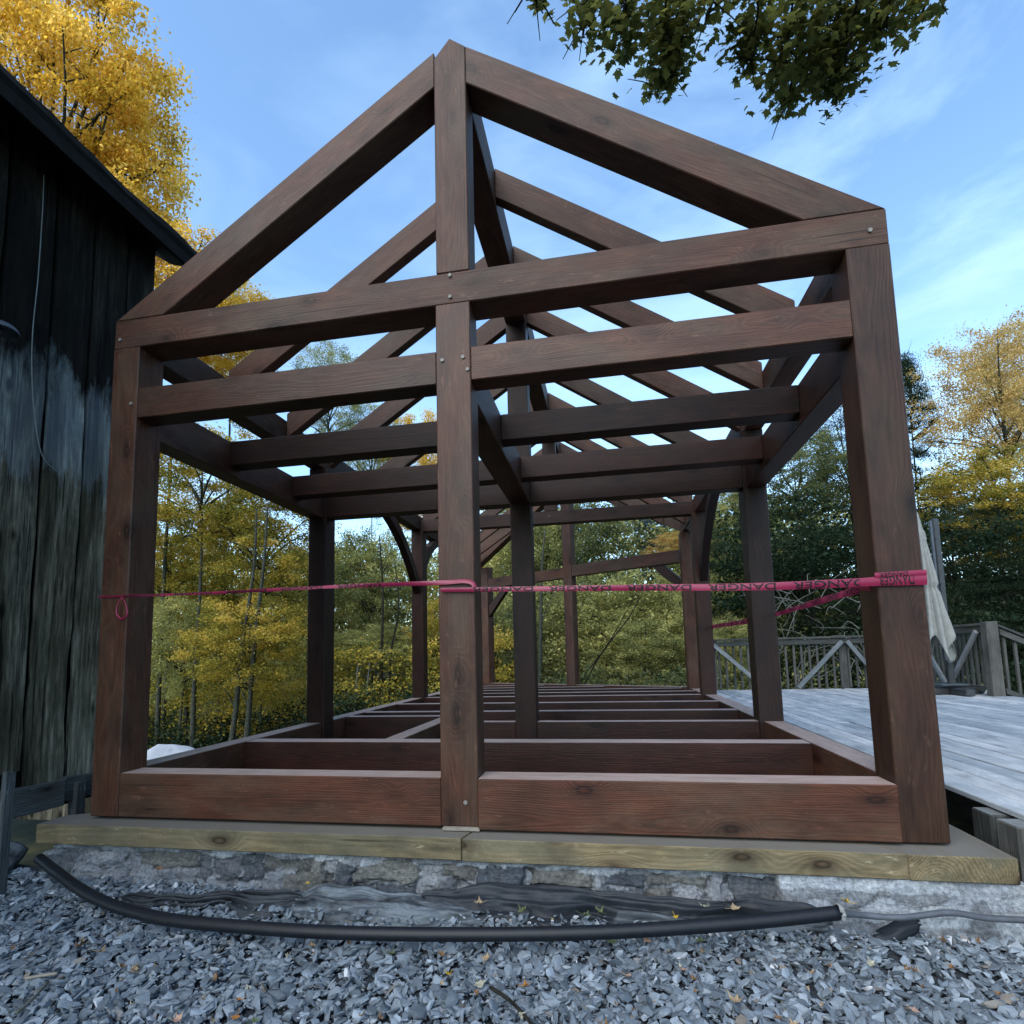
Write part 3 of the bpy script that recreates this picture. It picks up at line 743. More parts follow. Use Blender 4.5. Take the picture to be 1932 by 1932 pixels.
tape('danger_tape', 'upper turn of pink danger tape across the right front post', [b0, b0.lerp(b1, .5), b1], 1, lambda t: .026, [(.08, .12)], fold=.05)
r0 = Vector((W - .21, .06, at(1626, 1106, 1, .05).z)); r1 = Vector((W + .006, 2.42, at(1474, 1160, 1, 2.42).z))
Lr = (r1 - r0).length
tape('danger_tape', 'pink danger tape sloping back from the right front post to the next post', [r0, r0.lerp(r1, .3) , r0.lerp(r1, .6), r1], 1, lambda t: .045 - .012 * t,
     [(.25 + .345 * k, .25) for k in range(6)], fold=.35, out=(-1, 0, 0))
r0 = Vector((W - .205, 2.45, at(1412, 1172, 1, 2.45).z)); r1 = Vector((W + .006, 5.45, at(1348, 1182, 1, 5.4).z))
tape('danger_tape', 'pink danger tape between the second and third posts of the right side', [r0, r0.lerp(r1, .5), r1], 1, lambda t: .05,
     [(.3 + .345 * k, .25) for k in range(7)], fold=.35, out=(-1, 0, 0))
# the loop hanging at the left post
kx = at(230, 1127, 1, -.02)
lpts = smooth_path([kx, at(222, 1140, 1, -.03), at(220, 1158, 1, -.035), at(230, 1168, 1, -.035), at(240, 1158, 1, -.035), at(237, 1140, 1, -.03), kx], 6)
lo = link('tape_loop', mesh('tape_loop', *tube_vf(lpts, [.0035 + .010 * max(0, math.sin(math.pi * i / (len(lpts) - 1)) - .62) for i in range(len(lpts))], 8), smooth=True), M['tape'])
tag(lo, 'knotted loop of pink tape hanging on the left corner post', 'tape')

# ------------------------------------------------------------------ old barn on the left
barn = empty('barn', (-.55, -1, -.3)); tag(barn, 'old black board walled barn with a sagging eave close to the left corner post', 'barn')
bpy.context.view_layer.update()
def bpart(name, vf, mat, grain=Z_, bevel=.003):
    o = poly_solid(name, vf, None, grain, mat, None, bevel); o.parent = barn; o.matrix_parent_inverse = barn.matrix_world.inverted(); return o
XB = -.55
rr = random.Random(5)
y = -4.2; k = 0
bounds = []
ys_ = [.86]
while ys_[-1] > -4.2: ys_.append(ys_[-1] - rr.uniform(.17, .31))
# two fixed joints seen in the photograph
for i in range(len(ys_) - 1):
    y1, y0 = ys_[i], ys_[i + 1]
    n = 34; zt = 4.5; zb0 = .17 + rr.uniform(-.06, .05) if y1 < .3 else .13
    thick = .022; xo = XB - rr.uniform(0, .014)
    gapw = rr.uniform(.004, .011); sd = rr.random() * 50
    Vf = []
    for j in range(n + 1):
        z = zb0 + (zt - zb0) * j / n
        wa = .018 * mn.noise(Vector((z * 2.1, sd, 0))) + .008 * mn.noise(Vector((z * 9, sd, 1))); wb = .018 * mn.noise(Vector((z * 2.3, sd, 7))) + .008 * mn.noise(Vector((z * 8, sd, 4)))
        lowr = max(0, 1 - (z - zb0) / 1.6)
        wa *= (.5 + lowr * 1.6); wb *= (.5 + lowr * 1.6)
        bow = .012 * mn.noise(Vector((z * 1.2, sd, 3)))
        Vf.append([(xo + bow, y0 + gapw + abs(wa)), (xo + bow, y1 - gapw - abs(wb))])
    V, Fc = [], []
    for j in range(n + 1):
        z = zb0 + (zt - zb0) * j / n + (rr.uniform(-.03, .03) if j == 0 else 0)
        (xa, ya), (xb_, yb) = Vf[j]
        ym = (ya + yb) / 2
        V += [(xa, ya, z), (xa + .004 * mn.noise(Vector((z * 3, sd, 9))), ym, z), (xb_, yb, z), (xb_ - thick, yb, z), (xa - thick, ya, z)]
    for j in range(n):
        a = j * 5
        for q_ in range(5): Fc.append((a + q_, a + (q_ + 1) % 5, a + 5 + (q_ + 1) % 5, a + 5 + q_))
    Fc.append((4, 3, 2, 1, 0)); Fc.append(tuple(range(n * 5, n * 5 + 5)))
    bpart('wall_board', (V, Fc), M['barn'], Z_, 0)
bpart('inner_wall', boxvf(XB - .12, XB - .07, -4.3, .84, -.05, 4.5), M['dark'])
bpart('end_wall', boxvf(XB - 4.5, XB - .025, .84, .88, -.3, 4.6), M['barn'])
# sill beam (sloping a little) and a short prop, and a leaning plank
z_n, z_f = (.0, .185), (-.02, .12)
def slopebox(x0, x1, y0, y1, a0, a1, b0, b1):
    V = [(x0, y0, a0), (x0, y0, a1), (x0, y1, b0), (x0, y1, b1), (x1, y0, a0), (x1, y0, a1), (x1, y1, b0), (x1, y1, b1)]
    return V, [(0, 1, 3, 2), (4, 6, 7, 5), (0, 4, 5, 1), (2, 3, 7, 6), (0, 2, 6, 4), (1, 5, 7, 3)]
bpart('sill_board', slopebox(XB - .02, XB + .035, -3.5, .30, .02, .26, -.03, .135), M['barnbeam'], Y_, .004)
bpart('sill_board', slopebox(XB - .02, XB + .03, .305, .86, -.01, .15, -.02, .10), M['barnbeam'], Y_, .004)
bpart('prop_post', boxvf(XB - .01, XB + .055, .36, .43, -.5, .10), M['barnbeam'], Z_, .004)

# roof with drooping eave
V, nn_ = [], 60
EX = -.26
for i in range(nn_ + 1):
    y = -4.5 + (1.03 + 4.5) * i / nn_
    sag = -.05 * math.sin(math.pi * (y + 1) / 2.2) if y > -1 else -.0
    sag += .012 * mn.noise(Vector((y * 5, 0, 0))) + .02 * mn.noise(Vector((y * 1.2, 4, 0)))
    stepy = .012 * (int((y + 10) / .42) % 2)
    for (x, z) in ((EX - .02 + stepy, 4.355 + sag), (EX, 4.30 + sag), (EX - .03, 4.215 + sag), (XB - .02, 4.30), (XB - 4, 7.0), (XB - 4, 7.2)): V.append((x, y, z))
m_ = 6; Fc = [(i * m_ + j, (i + 1) * m_ + j, (i + 1) * m_ + (j + 1) % m_, i * m_ + (j + 1) % m_) for i in range(nn_) for j in range(m_)]
Fc += [tuple(range(m_)), tuple(range(nn_ * m_, nn_ * m_ + m_))[::-1]]
bpart('roof', (V, Fc), M['dark'], Y_, 0)
bpart('fascia', boxvf(EX - .035, EX - .01, -4.5, 1.0, 4.13, 4.225), M['dark'], Y_, .003)
# wall cable and lamp cover
wp = smooth_path([at(83, 330, 0, XB + .02), at(80, 400, 0, XB + .02), at(72, 520, 0, XB + .02), at(62, 620, 0, XB + .02), at(60, 700, 0, XB + .02), at(66, 790, 0, XB + .02), at(80, 860, 0, XB + .02), at(108, 890, 0, XB + .02)], 6)
wo = link('hanging_wire', mesh('hanging_wire', *tube_vf(wp, .0032, 6), smooth=True), M['wire']); tag(wo, 'thin pale wire hanging down the dark barn boards', 'wire')
lc = at(2, 624, 0, XB + .10)
V, Fc = [], []
for i in range(9):
    t = i / 8; r_ = .085 * math.sin(math.pi * .5 * t); h = .05 * math.cos(math.pi * .5 * t)
    for k in range(20): V.append((lc.x + r_ * math.cos(k * math.pi / 10) * .9, lc.y + r_ * math.sin(k * math.pi / 10), lc.z + h))
Fc = [(i * 20 + k, i * 20 + (k + 1) % 20, (i + 1) * 20 + (k + 1) % 20, (i + 1) * 20 + k) for i in range(8) for k in range(20)]
V2, F2 = tube_vf([(XB, lc.y, lc.z - .02), (lc.x, lc.y, lc.z + .01)], .018, 8)
lo = link('wall_lamp', mesh('wall_lamp', *join([(V, Fc), (V2, F2)]), smooth=True), M['greymetal']); lo.modifiers.new('t', 'SOLIDIFY').thickness = .003
tag(lo, 'rounded grey metal lamp cover on the dark barn wall at the left edge', 'wall lamp')
pa, pb = at(14, 1500, 1, -.35), at(2, 1640, 1, -.42)
lean = poly_solid('leaning_plank', boxvf(-.30, .30, -.035, .035, -.012, .012), None, X_, M['barnbeam'], None, .003)
dirp = (pb - pa).normalized(); zz = Vector((1, .3, 0)); zz = (zz - dirp * zz.dot(dirp)).normalized(); yy_ = zz.cross(dirp)
lean.matrix_world = Matrix.Translation((pa + pb) / 2) @ Matrix([[dirp[i], yy_[i], zz[i]] for i in range(3)]).to_4x4()
tag(lean, 'short bluish grey plank leaning against the barn sill at the left edge', 'plank')

# white tarp heap behind the left post
cx_ = at(322, 1408, 2, -.45)
V, Fc = [], []; n = 26
for i in range(n + 1):
    for k in range(48):
        t = i / n; a = 2 * math.pi * k / 48
        r_ = 1.0 * t ** .8 * (1 + .12 * math.sin(3 * a + 1) + .15 * mn.noise(Vector((math.cos(a) * 2, math.sin(a) * 2, t * 2))))
        z = .34 * (1 - t ** 1.6) + .05 * mn.noise(Vector((math.cos(a) * t * 3, math.sin(a) * t * 3, 4))) + .10 * math.exp(-((t * math.cos(a) + .35) ** 2 + (t * math.sin(a)) ** 2) * 14)
        V.append((cx_.x + r_ * .62 * math.cos(a), cx_.y + r_ * .6 * math.sin(a), gz(cx_.x, cx_.y) + .22 + z * .8))
Fc = [(i * 48 + k, i * 48 + (k + 1) % 48, (i + 1) * 48 + (k + 1) % 48, (i + 1) * 48 + k) for i in range(n) for k in range(48)]
to = link('tarp', mesh('tarp', V, Fc, True), M['tarp']); tag(to, 'white tarp spread over a low heap behind the left corner post', 'tarp')
hz_ = gz(cx_.x, cx_.y)
V = []
for i in range(24):
    a = 2 * math.pi * i / 24; r_ = .62 * (1 + .1 * math.sin(3 * a))
    V += [(cx_.x + r_ * math.cos(a), cx_.y + r_ * math.sin(a), hz_ - .1), (cx_.x + r_ * .96 * math.cos(a), cx_.y + r_ * .96 * math.sin(a), hz_ + .25)]
Fc = [(2 * i, 2 * ((i + 1) % 24), 2 * ((i + 1) % 24) + 1, 2 * i + 1) for i in range(24)] + [tuple(2 * i + 1 for i in range(24))]
ho = link('lumber_heap', mesh('lumber_heap', V, Fc), M['barkdark']); tag(ho, 'low dark heap under the white tarp', 'heap')

# ------------------------------------------------------------------ deck
DZ = .12
deck = empty('deck', (4.8, -1.2, 0)); tag(deck, 'pale grey board deck beside the timber frame', 'deck'); bpy.context.view_layer.update()
def dpart(o, par=deck): o.parent = par; o.matrix_parent_inverse = par.matrix_world.inverted(); return o
x = 4.775
k = 0
while x < 8.42:
    w = .134
    yj = rr.uniform(1.0, 6.5)
    h = rr.uniform(-.003, .003)
    dpart(box('deck_board', x, x + w, -1.2 + rr.uniform(-.01, .01), yj, DZ - .028 + h, DZ + h, Y_, M['deck'], None, None, .004))
    dpart(box('deck_board', x, x + w, yj + .005, 8.02, DZ - .028 - h, DZ - h, Y_, M['deck'], None, None, .004))
    x += w + .011
for y in (-1.0, .25, 1.5, 2.75, 4.0, 5.25, 6.5, 7.9): dpart(box('deck_joist', 4.92, 8.4, y, y + .045, DZ - .19, DZ - .0285, X_, M['rail'], None))
dpart(box('deck_beam', 5.25, 5.35, -1.1, 7.95, DZ - .36, DZ - .195, Y_, M['rail'], None))
pa = at(1868, 1538, 1, .12); pb = at(1920, 1562, 1, -.1)
dpart(box('support_post', pa.x, pa.x + .135, .12, .26, -.6, pa.z, Z_, M['rail'], None, None, .006))
dpart(box('support_post', pb.x, pb.x + .135, -.1, .04, -.6, pb.z, Z_, M['rail'], None, None, .006))
for y in (2.5, 5.2, 7.8):
    for x in (5.23, 8.2): dpart(box('support_post', x, x + .14, y, y + .14, -2.2, DZ - .2, Z_, M['rail'], None))
# railings
RL = M['rail']
def railing(label, a, b, h, nb, za=DZ, zb=DZ, bottom=True, posts=(), braces=()):
    a = Vector(a + (0,)); b = Vector(b + (0,)); L = (b - a).length; d = (b - a).normalized(); nrm = Vector((-d.y, d.x, 0))
    fr_ = Matrix.Translation(a) @ Matrix([[d.x, nrm.x, 0], [d.y, nrm.y, 0], [0, 0, 1]]).to_4x4()
    e = empty('deck_railing', a, 0); e.location = (a.x, a.y, za); tag(e, label, 'railing', 'railings round the deck'); bpy.context.view_layer.update()
    zz = lambda x: za + (zb - za) * x / L
    def add(name, x0, x1, y0, y1, z0, z1, gr=X_):
        V = [(xx, yy, (z0 if q == 0 else z1) + zz(xx)) for xx in (x0, x1) for yy in (y0, y1) for q in (0, 1)]
        o = poly_solid(name, (V, boxvf(0, 1, 0, 1, 0, 1)[1]), fr_, gr, RL, None, .003); dpart(o, e)
    add('top_rail', -.03, L + .03, -.07, .07, h, h + .035)
    add('upper_rail', .0, L, -.045, -.008, h - .10, h - .012)
    if bottom: add('bottom_rail', 0, L, -.045, -.008, .055, .135)
    for i in range(nb):
        x_ = (i + .5) * L / nb + rr.uniform(-.008, .008)
        add('baluster', x_ - .018, x_ + .018, -.004, .032, .02, h - .015, Z_)
    for px in posts: add('railing_post', px - .05, px + .05, -.0, .10, -.02, h - .001, Z_)
    for (x0, z0, x1, z1) in braces:
        dd = Vector((x1 - x0, 0, z1 - z0)).normalized(); pr = Vector((-dd.z, 0, dd.x)) * .035
        V = [Vector((x0, y_, z0)) + pr * s_ for y_ in (-.09, -.05) for s_ in (-1, 1)] + [Vector((x1, y_, z1)) + pr * s_ for y_ in (-.09, -.05) for s_ in (-1, 1)]
        V = [(v.x, v.y, v.z + zz(v.x)) for v in V]
        o = poly_solid('diagonal_brace', (V, [(0, 1, 3, 2), (4, 6, 7, 5), (0, 4, 5, 1), (2, 3, 7, 6), (0, 2, 6, 4), (1, 5, 7, 3)]), fr_, (dd.x, 0, dd.z), M['brace'], None, .003); dpart(o, e)
railing('long grey deck railing with big diagonal braces at the far edge of the deck', (4.82, 7.93), (8.32, 7.93), .90, 27, bottom=False, posts=(2.32, .1, 3.4),
        braces=((.10, .83, .92, .05), (1.50, .03, 2.28, .84), (2.36, .84, 2.95, .0), (3.0, .0, 3.4, .5)))
railing('short grey deck railing behind the closed parasol', (8.35, 7.85), (8.35, 6.12), 1.0, 14, bottom=True, posts=(), braces=((.85, .10, 1.62, .92), (.1, .9, .75, .12)))
railing('grey stair railing going down from the right corner post of the deck', (8.45, 6.06), (10.4, 6.3), .98, 13, DZ - .02, DZ - .95, bottom=True)
cpo = box('corner_post', 8.27, 8.42, 5.98, 6.12, -.2, 1.17, Z_, M['rail'], None, None, .006); tag(cpo, 'thick grey corner post of the deck at the head of the stairs', 'post')

# ------------------------------------------------------------------ closed cantilever parasol
um = empty('parasol', (8.0, 6.45, DZ)); tag(um, 'closed beige cantilever parasol on a dark mast standing on the deck', 'parasol'); bpy.context.view_layer.update()
dpart(box('mast', 7.965, 8.045, 6.40, 6.46, DZ + .12, 2.78, Z_, M['metal'], None, None, .012), um)
dpart(box('mast_rail', 7.925, 7.962, 6.41, 6.45, DZ + .5, 2.75, Z_, M['greymetal'], None, None, .006), um)
dpart(box('base_plate', 7.80, 8.14, 6.28, 6.58, DZ + .14, DZ + .16, X_, M['greymetal'], None, None, .004), um)
dpart(box('base_arm', 7.50, 8.42, 6.38, 6.48, DZ + .01, DZ + .10, X_, M['metal'], None, None, .01), um)
dpart(box('base_arm', 7.93, 8.05, 5.98, 6.88, DZ + .011, DZ + .105, Y_, M['metal'], None, None, .01), um)
V, F2 = tube_vf([(8.26, 6.15, DZ + .02), (8.30, 6.12, DZ + .10), (8.36, 6.09, DZ + .11)], [.02, .018, .015], 8)
dpart(link('base_handle', mesh('base_handle', V, F2, True), M['white']), um)
V = []; n = 46; K = 64
for i in range(n + 1):
    t = i / n; z = 2.86 - 2.02 * t
    if t < .55: r_ = .015 + .10 * (t / .55) ** .8
    elif t < .60: r_ = .115 - .03 * math.sin((t - .55) / .05 * math.pi)
    else: r_ = .115 + .10 * ((t - .60) / .40)
    if .14 < t < .2: r_ *= 1.35 - (t - .14) * 3
    for k in range(K):
        a = 2 * math.pi * k / K
        fold = 1 + (.30 * math.sin(8 * a + 2 * t) + .12 * math.sin(5 * a + 4)) * min(1, t * 2.2)
        drop = 0
        if t > .72: drop = -(t - .72) * (.9 * max(0, math.sin(4 * a + 1)) - .55 * max(0, -math.sin(4 * a + 1)))
        V.append((7.70 + .10 * t + .82 * r_ * fold * math.cos(a), 6.3 + r_ * fold * math.sin(a) * .9, z + drop))
Fc = [(i * K + k, i * K + (k + 1) % K, (i + 1) * K + (k + 1) % K, (i + 1) * K + k) for i in range(n) for k in range(K)]
can = link('canopy', mesh('canopy', V, Fc, True), M['canopy']); can.modifiers.new('t', 'SOLIDIFY').thickness = .003; dpart(can, um)
V, F2 = tube_vf([(7.70, 6.3, 2.84), (7.70, 6.3, 2.90)], [.012, .006], 8); dpart(link('finial', mesh('finial', V, F2, True), M['metal']), um)
V, F2 = tube_vf(smooth_path([(7.80, 6.3, 1.74), (7.9, 6.36, 1.76), (8.0, 6.40, 1.78)], 4), .008, 6); dpart(link('strap', mesh('strap', V, F2, True), M['metal']), um)

# ------------------------------------------------------------------ leaves
def maple_poly():
    pts = []
    ang = [90, 112, 128, 146, 168, 196, 214, 236, 262, 278, 304, 326, 344, 12, 34, 52, 68]
    rad = [1.0, .62, .70, .52, .92, .56, .52, .60, .36, .36, .60, .52, .56, .92, .52, .70, .62]
    return [(r_ * math.cos(R(a)), r_ * math.sin(R(a))) for a, r_ in zip(ang, rad)]
MP = maple_poly()
def fallen_leaf(loc, size, col, curl, rz, label, group=None, tilt=.3, stem=True):
    rl = random.Random(int(loc[0] * 1e4) & 0xffff)
    V = [(0, 0, .0)]
    for x, y in MP:
        x += rl.uniform(-.06, .06); y += rl.uniform(-.06, .06)
        V.append((x * size, y * size, curl * size * (x * x * rl.uniform(.6, 1.4) + .5 * y * y) + .04 * size * rl.random()))
    n = len(MP)
    Fc = [(0, i + 1, (i + 1) % n + 1) for i in range(n)]
    pr = [(V, Fc)]
    if stem: pr.append(tube_vf([(0, -.1 * size, .002), (.1 * size, -.8 * size, .006), (.25 * size, -1.5 * size, .012)], [.0012, .001, .0008], 5))
    o = link('fallen_leaf', mesh('fallen_leaf', *join(pr)), col)
    o.location = loc; o.rotation_euler = (rl.uniform(-tilt, tilt), rl.uniform(-tilt, tilt), rz)
    tag(o, label, 'leaf', group or 'fallen leaves on the gravel'); return o
LC = {k: plain(k + '_dry_leaf', tuple(q_ * .72 for q_ in v), .7, .2, 0, 70, .3) for k, v in dict(yellow=(.55, .36, .04), brown=(.20, .11, .05), tan=(.33, .25, .15), green=(.10, .13, .06), orange=(.42, .18, .04), pale=(.36, .35, .27), pink=(.42, .27, .20)).items()}
def gp(u, v, z=-.31):
    p = at(u, v, 2, z); return (p.x, p.y, gsurf(p.x, p.y) + .030)
special = [
 (1153, 1779, .055, 'green', 'flat dark green maple leaf with a long stem in front of the black pipe', .15),
 (1222, 1776, .042, 'pink', 'pale pinkish leaf lying flat right of the green maple leaf', .1),
 (1050, 1741, .026, 'yellow', 'small bright yellow leaf against the back of the black pipe', .5),
 (1597, 1702, .040, 'yellow', 'crumpled yellow leaf between the end of the black pipe and the stones', .9),
 (1275, 1730, .028, 'yellow', 'small yellow leaf on the dusty fabric right of centre', .5),
 (580, 1666, .020, 'yellow', 'tiny yellow leaf high on the dusty fabric below the left timber', .4),
 (620, 1686, .026, 'yellow', 'yellow leaf on the dusty fabric left of the hump', .4),
 (572, 1705, .030, 'orange', 'orange curled leaf below the tiny yellow leaf', .7),
 (352, 1749, .030, 'orange', 'small orange leaf just below the black pipe on the left', .8),
 (846, 1843, .032, 'yellow', 'curled mustard yellow leaf on the gravel in the middle', 1.0),
 (992, 1866, .036, 'orange', 'curled orange brown leaf on the gravel right of the middle', 1.0),
 (833, 1804, .036, 'brown', 'reddish brown dry leaf just above the mustard yellow leaf', .9),
 (905, 1862, .045, 'pale', 'pale ragged leaf between the mustard and the orange brown leaf', .8),
 (918, 1813, .042, 'tan', 'torn beige leaf standing in the gravel near the pipe', .9),
 (1140, 1766, .045, 'tan', 'grey beige leaf pressed against the front of the pipe', .6),
 (1105, 1728, .050, 'green', 'dull green wilted leaf hanging over the black pipe', 1.0),
 (1130, 1720, .046, 'green', 'second dull green wilted leaf above the black pipe beside the yellow one', 1.1),
 (1072, 1765, .030, 'brown', 'dark brown folded leaf under the front of the pipe', 1.0),
 (985, 1720, .045, 'green', 'wilted greenish leaf on the gravel strip behind the pipe', 1.0),
 (905, 1705, .040, 'tan', 'beige leaf leaning on the fabric hump', 1.2),
 (1185, 1845, .032, 'pink', 'light brown leaf on the gravel left of the twig', .6),
 (1290, 1832, .034, 'pink', 'pale pink curled leaf on the right part of the gravel', .6),
 (1330, 1712, .050, 'pale', 'ragged straw coloured leaf pile piece behind the pipe', 1.0),
 (1385, 1715, .046, 'tan', 'straw coloured oak like leaf behind the right part of the pipe', 1.0),
 (1322, 1778, .040, 'green', 'small mossy green leaf in front of the right part of the pipe', 1.0),
 (1362, 1770, .040, 'pale', 'pale leaf right of the mossy green leaf', .9),
 (1388, 1892, .052, 'tan', 'large pale brown leaf low on the right gravel', 1.1),
 (1500, 1935, .040, 'tan', 'light tan leaf at the lower edge right of centre', .5),
 (1725, 1908, .028, 'pink', 'small tan oval leaf at the lower right', .3),
 (1468, 1922, .024, 'brown', 'tiny dark brown leaf at the lower edge', .8),
 (150, 1790, .050, 'brown', 'dark brown leaf on the left gravel below the pipe', 1.0),
 (190, 1800, .050, 'tan', 'tan leaf beside the dark brown leaf on the left gravel', .8),
 (300, 1640, .040, 'brown', 'brown leaf caught among the stones above the fabric', .8),
 (465, 1710, .030, 'tan', 'beige shrivelled leaf behind the left part of the pipe', .8),
 (420, 1715, .030, 'brown', 'brown shrivelled leaf behind the left part of the pipe', .8),
 (590, 1788, .040, 'tan', 'tan leaf on the gravel left of the middle', .8),
 (738, 1802, .034, 'green', 'olive leaf on the gravel left of the reddish brown leaf', .8),
 (336, 1925, .036, 'pink', 'light brown leaf at the lower edge on the left', .8),
 (445, 1922, .034, 'orange', 'yellowish brown leaf at the lower edge left of centre', .8),
 (480, 1930, .034, 'green', 'olive curled leaf at the lower edge left of centre', .9),
 (450, 1888, .024, 'orange', 'tiny rusty leaf near the lower edge left of centre', .9),
 (1140, 1938, .034, 'brown', 'brown leaf at the lower edge right of the twig', .9),
]
for i, (u, v, sz, col, lab, curl) in enumerate(special):
    z = -.31 if v > 1735 else -.27
    p = gp(u, v, z)
    if v <= 1735: p = tuple(at(u, v, 1, -.30 if v > 1690 else -.25))
    fallen_leaf(p, sz * .60, LC[col], curl * .8, i * 2.4, lab)
for i in range(46):
    u, v = RNG.uniform(20, 1900), RNG.uniform(1775, 1930)
    fallen_leaf(gp(u, v), RNG.uniform(.008, .02), LC[['brown', 'tan', 'brown', 'pale'][i % 4]], 1.2, i, 'tiny crumpled dry leaf scrap among the gravel stones', 'leaf scraps among the gravel stones', .8, False)
def twig(pts, r_, label, mat='barkdark'):
    o = link('twig', mesh('twig', *tube_vf(smooth_path(pts, 4), r_, 6), smooth=True), M[mat]); tag(o, label, 'twig')
twig([gp(925, 1868), gp(960, 1892), gp(992, 1925), gp(1010, 1950)], .006, 'dark thick twig on the gravel at the lower edge in the middle')
twig([gp(30, 1915), gp(60, 1890), gp(90, 1858)], .006, 'greyish twig at the lower left corner', 'twiggrey')
twig([gp(48, 1852), gp(75, 1847), gp(108, 1842)], .006, 'pale splinter of wood on the left gravel', 'shim')
twig([gp(1180, 1848), gp(1215, 1820), gp(1240, 1785), gp(1255, 1765)], .0016, 'thin pale leaf stalk curving across the gravel', 'twiggrey')
twig([gp(1585, 1800), gp(1618, 1783)], .004, 'short pale stick below the end of the pipe', 'twiggrey')
twig([gp(1500, 1800), gp(1522, 1778)], .0035, 'short pale stick left of the other pale stick', 'twiggrey')
twig([tuple(at(655, 1705, 1, -.3)), tuple(at(665, 1680, 1, -.22)), tuple(at(668, 1668, 1, -.2))], .003, 'thin dark twig standing on the dusty fabric')

# ------------------------------------------------------------------ trees
def leaf_quads(P, size, jit=.9, aspect=.6, droop=.0, rng=RNG):
    n = len(P)
    nrm = rng.normal(size=(n, 3)); nrm[:, 2] = np.abs(nrm[:, 2]) * 1.2 + .25; nrm += 0
    nrm /= np.linalg.norm(nrm, axis=1)[:, None]
    t = rng.normal(size=(n, 3)); t[:, 2] -= droop; t -= nrm * (t * nrm).sum(1)[:, None]; t /= np.linalg.norm(t, axis=1)[:, None]
    b = np.cross(nrm, t)
    sz = size * rng.uniform(.6, 1.3, n)[:, None]
    a = P + t * sz * .5; c_ = P - t * sz * .5; l_ = P + b * sz * aspect * .5 + t * sz * .05; r_ = P - b * sz * aspect * .5 + t * sz * .05
    fold = nrm * sz * .10
    return np.stack([a, l_ + fold, c_, r_ + fold], 1).reshape(-1, 3)
def cloud_mesh(name, centers, crad, nleaf, size, flat=.35, aspect=.6, tintbias=None, droop=.3, rng=RNG):
    k = len(centers)
    idx = rng.integers(0, k, nleaf)
    off = rng.normal(size=(nleaf, 3)) * .55
    rad = crad[idx][:, None]
    P = centers[idx] + off * rad * np.array([1, 1, flat])
    V = leaf_quads(P, size, aspect=aspect, droop=droop, rng=rng)
    ct = rng.random(k) if tintbias is None else tintbias
    tint = np.clip(.55 * ct[idx] + .60 * rng.random(nleaf) - .07, 0, 1)
    me = np_mesh(name, V, 4)
    a = me.attributes.new('tint', 'FLOAT', 'POINT'); a.data.foreach_set('value', np.repeat(tint, 4).astype(np.float32))
    return me
def crown_centers(n, shell=.55, rng=RNG, conic=False, lumps=4):
    out = []
    lump = rng.normal(size=(lumps, 3)); lump /= np.linalg.norm(lump, axis=1)[:, None]
    while len(out) < n:
        d = rng.normal(size=3); d /= np.linalg.norm(d)
        r_ = rng.uniform(shell ** 3, 1) ** (1 / 3)
        bump = 1 + .22 * max((lump @ d).max() - .6, 0) / .4 - .18 * (mn.noise(Vector(d * 2.3)) + .3)
        p = d * r_ * bump
        if conic: 
            h = rng.uniform(-1, 1); rr_ = (1 - (h + 1) / 2) ** .8 * rng.uniform(.35, 1.05); a = rng.uniform(0, 6.283)
            p = np.array([rr_ * math.cos(a), rr_ * math.sin(a), h])
        out.append(p)
    return np.array(out)
VAR = {}
def make_variant(key, ncl, nleaf, size, crad, shell, flat, aspect=.62, conic=False, nb=12):
    """a crown in a unit-ish box of radius 3 m; branches end in the leaf clusters"""
    C = crown_centers(ncl, shell, conic=conic) * 3.0
    if not conic: C[:, 2] *= 1.0
    rads = RNG.uniform(.7, 1.25, ncl) * crad
    me = cloud_mesh('crown_' + key, C, rads, nleaf, size, flat, aspect)
    br = []
    pick = RNG.choice(ncl, nb, replace=False)
    for i in pick:
        e = Vector(C[i]); base = Vector((0, 0, -3.0 + (e.z + 3) * (.45 if not conic else .9)))
        mid = base.lerp(e, .5) + Vector((RNG.uniform(-.3, .3), RNG.uniform(-.3, .3), .15 if not conic else -.1))
        br.append(tube_vf(smooth_path([base, mid, e], 3), [.055 - .007 * q for q in range(7)], 5))
        for s_ in range(2):
            e2 = mid.lerp(e, .4 + .3 * s_); br.append(tube_vf([e2, e2 + Vector((RNG.uniform(-.7, .7), RNG.uniform(-.7, .7), RNG.uniform(0, .6)))], [.018, .006], 4))
    V, Fc = join(br)
    bm_ = mesh('limbs_' + key, V, Fc, True)
    VAR[key] = (me, bm_)
make_variant('a', 210, 36000, .105, .42, .2, .6)
make_variant('b', 170, 32000, .105, .45, .15, .5)
make_variant('c', 230, 38000, .10, .38, .2, .65)
make_variant('sparse', 300, 36000, .085, .40, .25, .6, nb=16)
make_variant('hem', 170, 38000, .085, .62, .2, .22, .35)
make_variant('cone', 190, 36000, .085, .46, .2, .22, .35, True, 40)
make_variant('big', 400, 82000, .088, .36, .4, .5, .6, nb=50)
tree_n = [0]
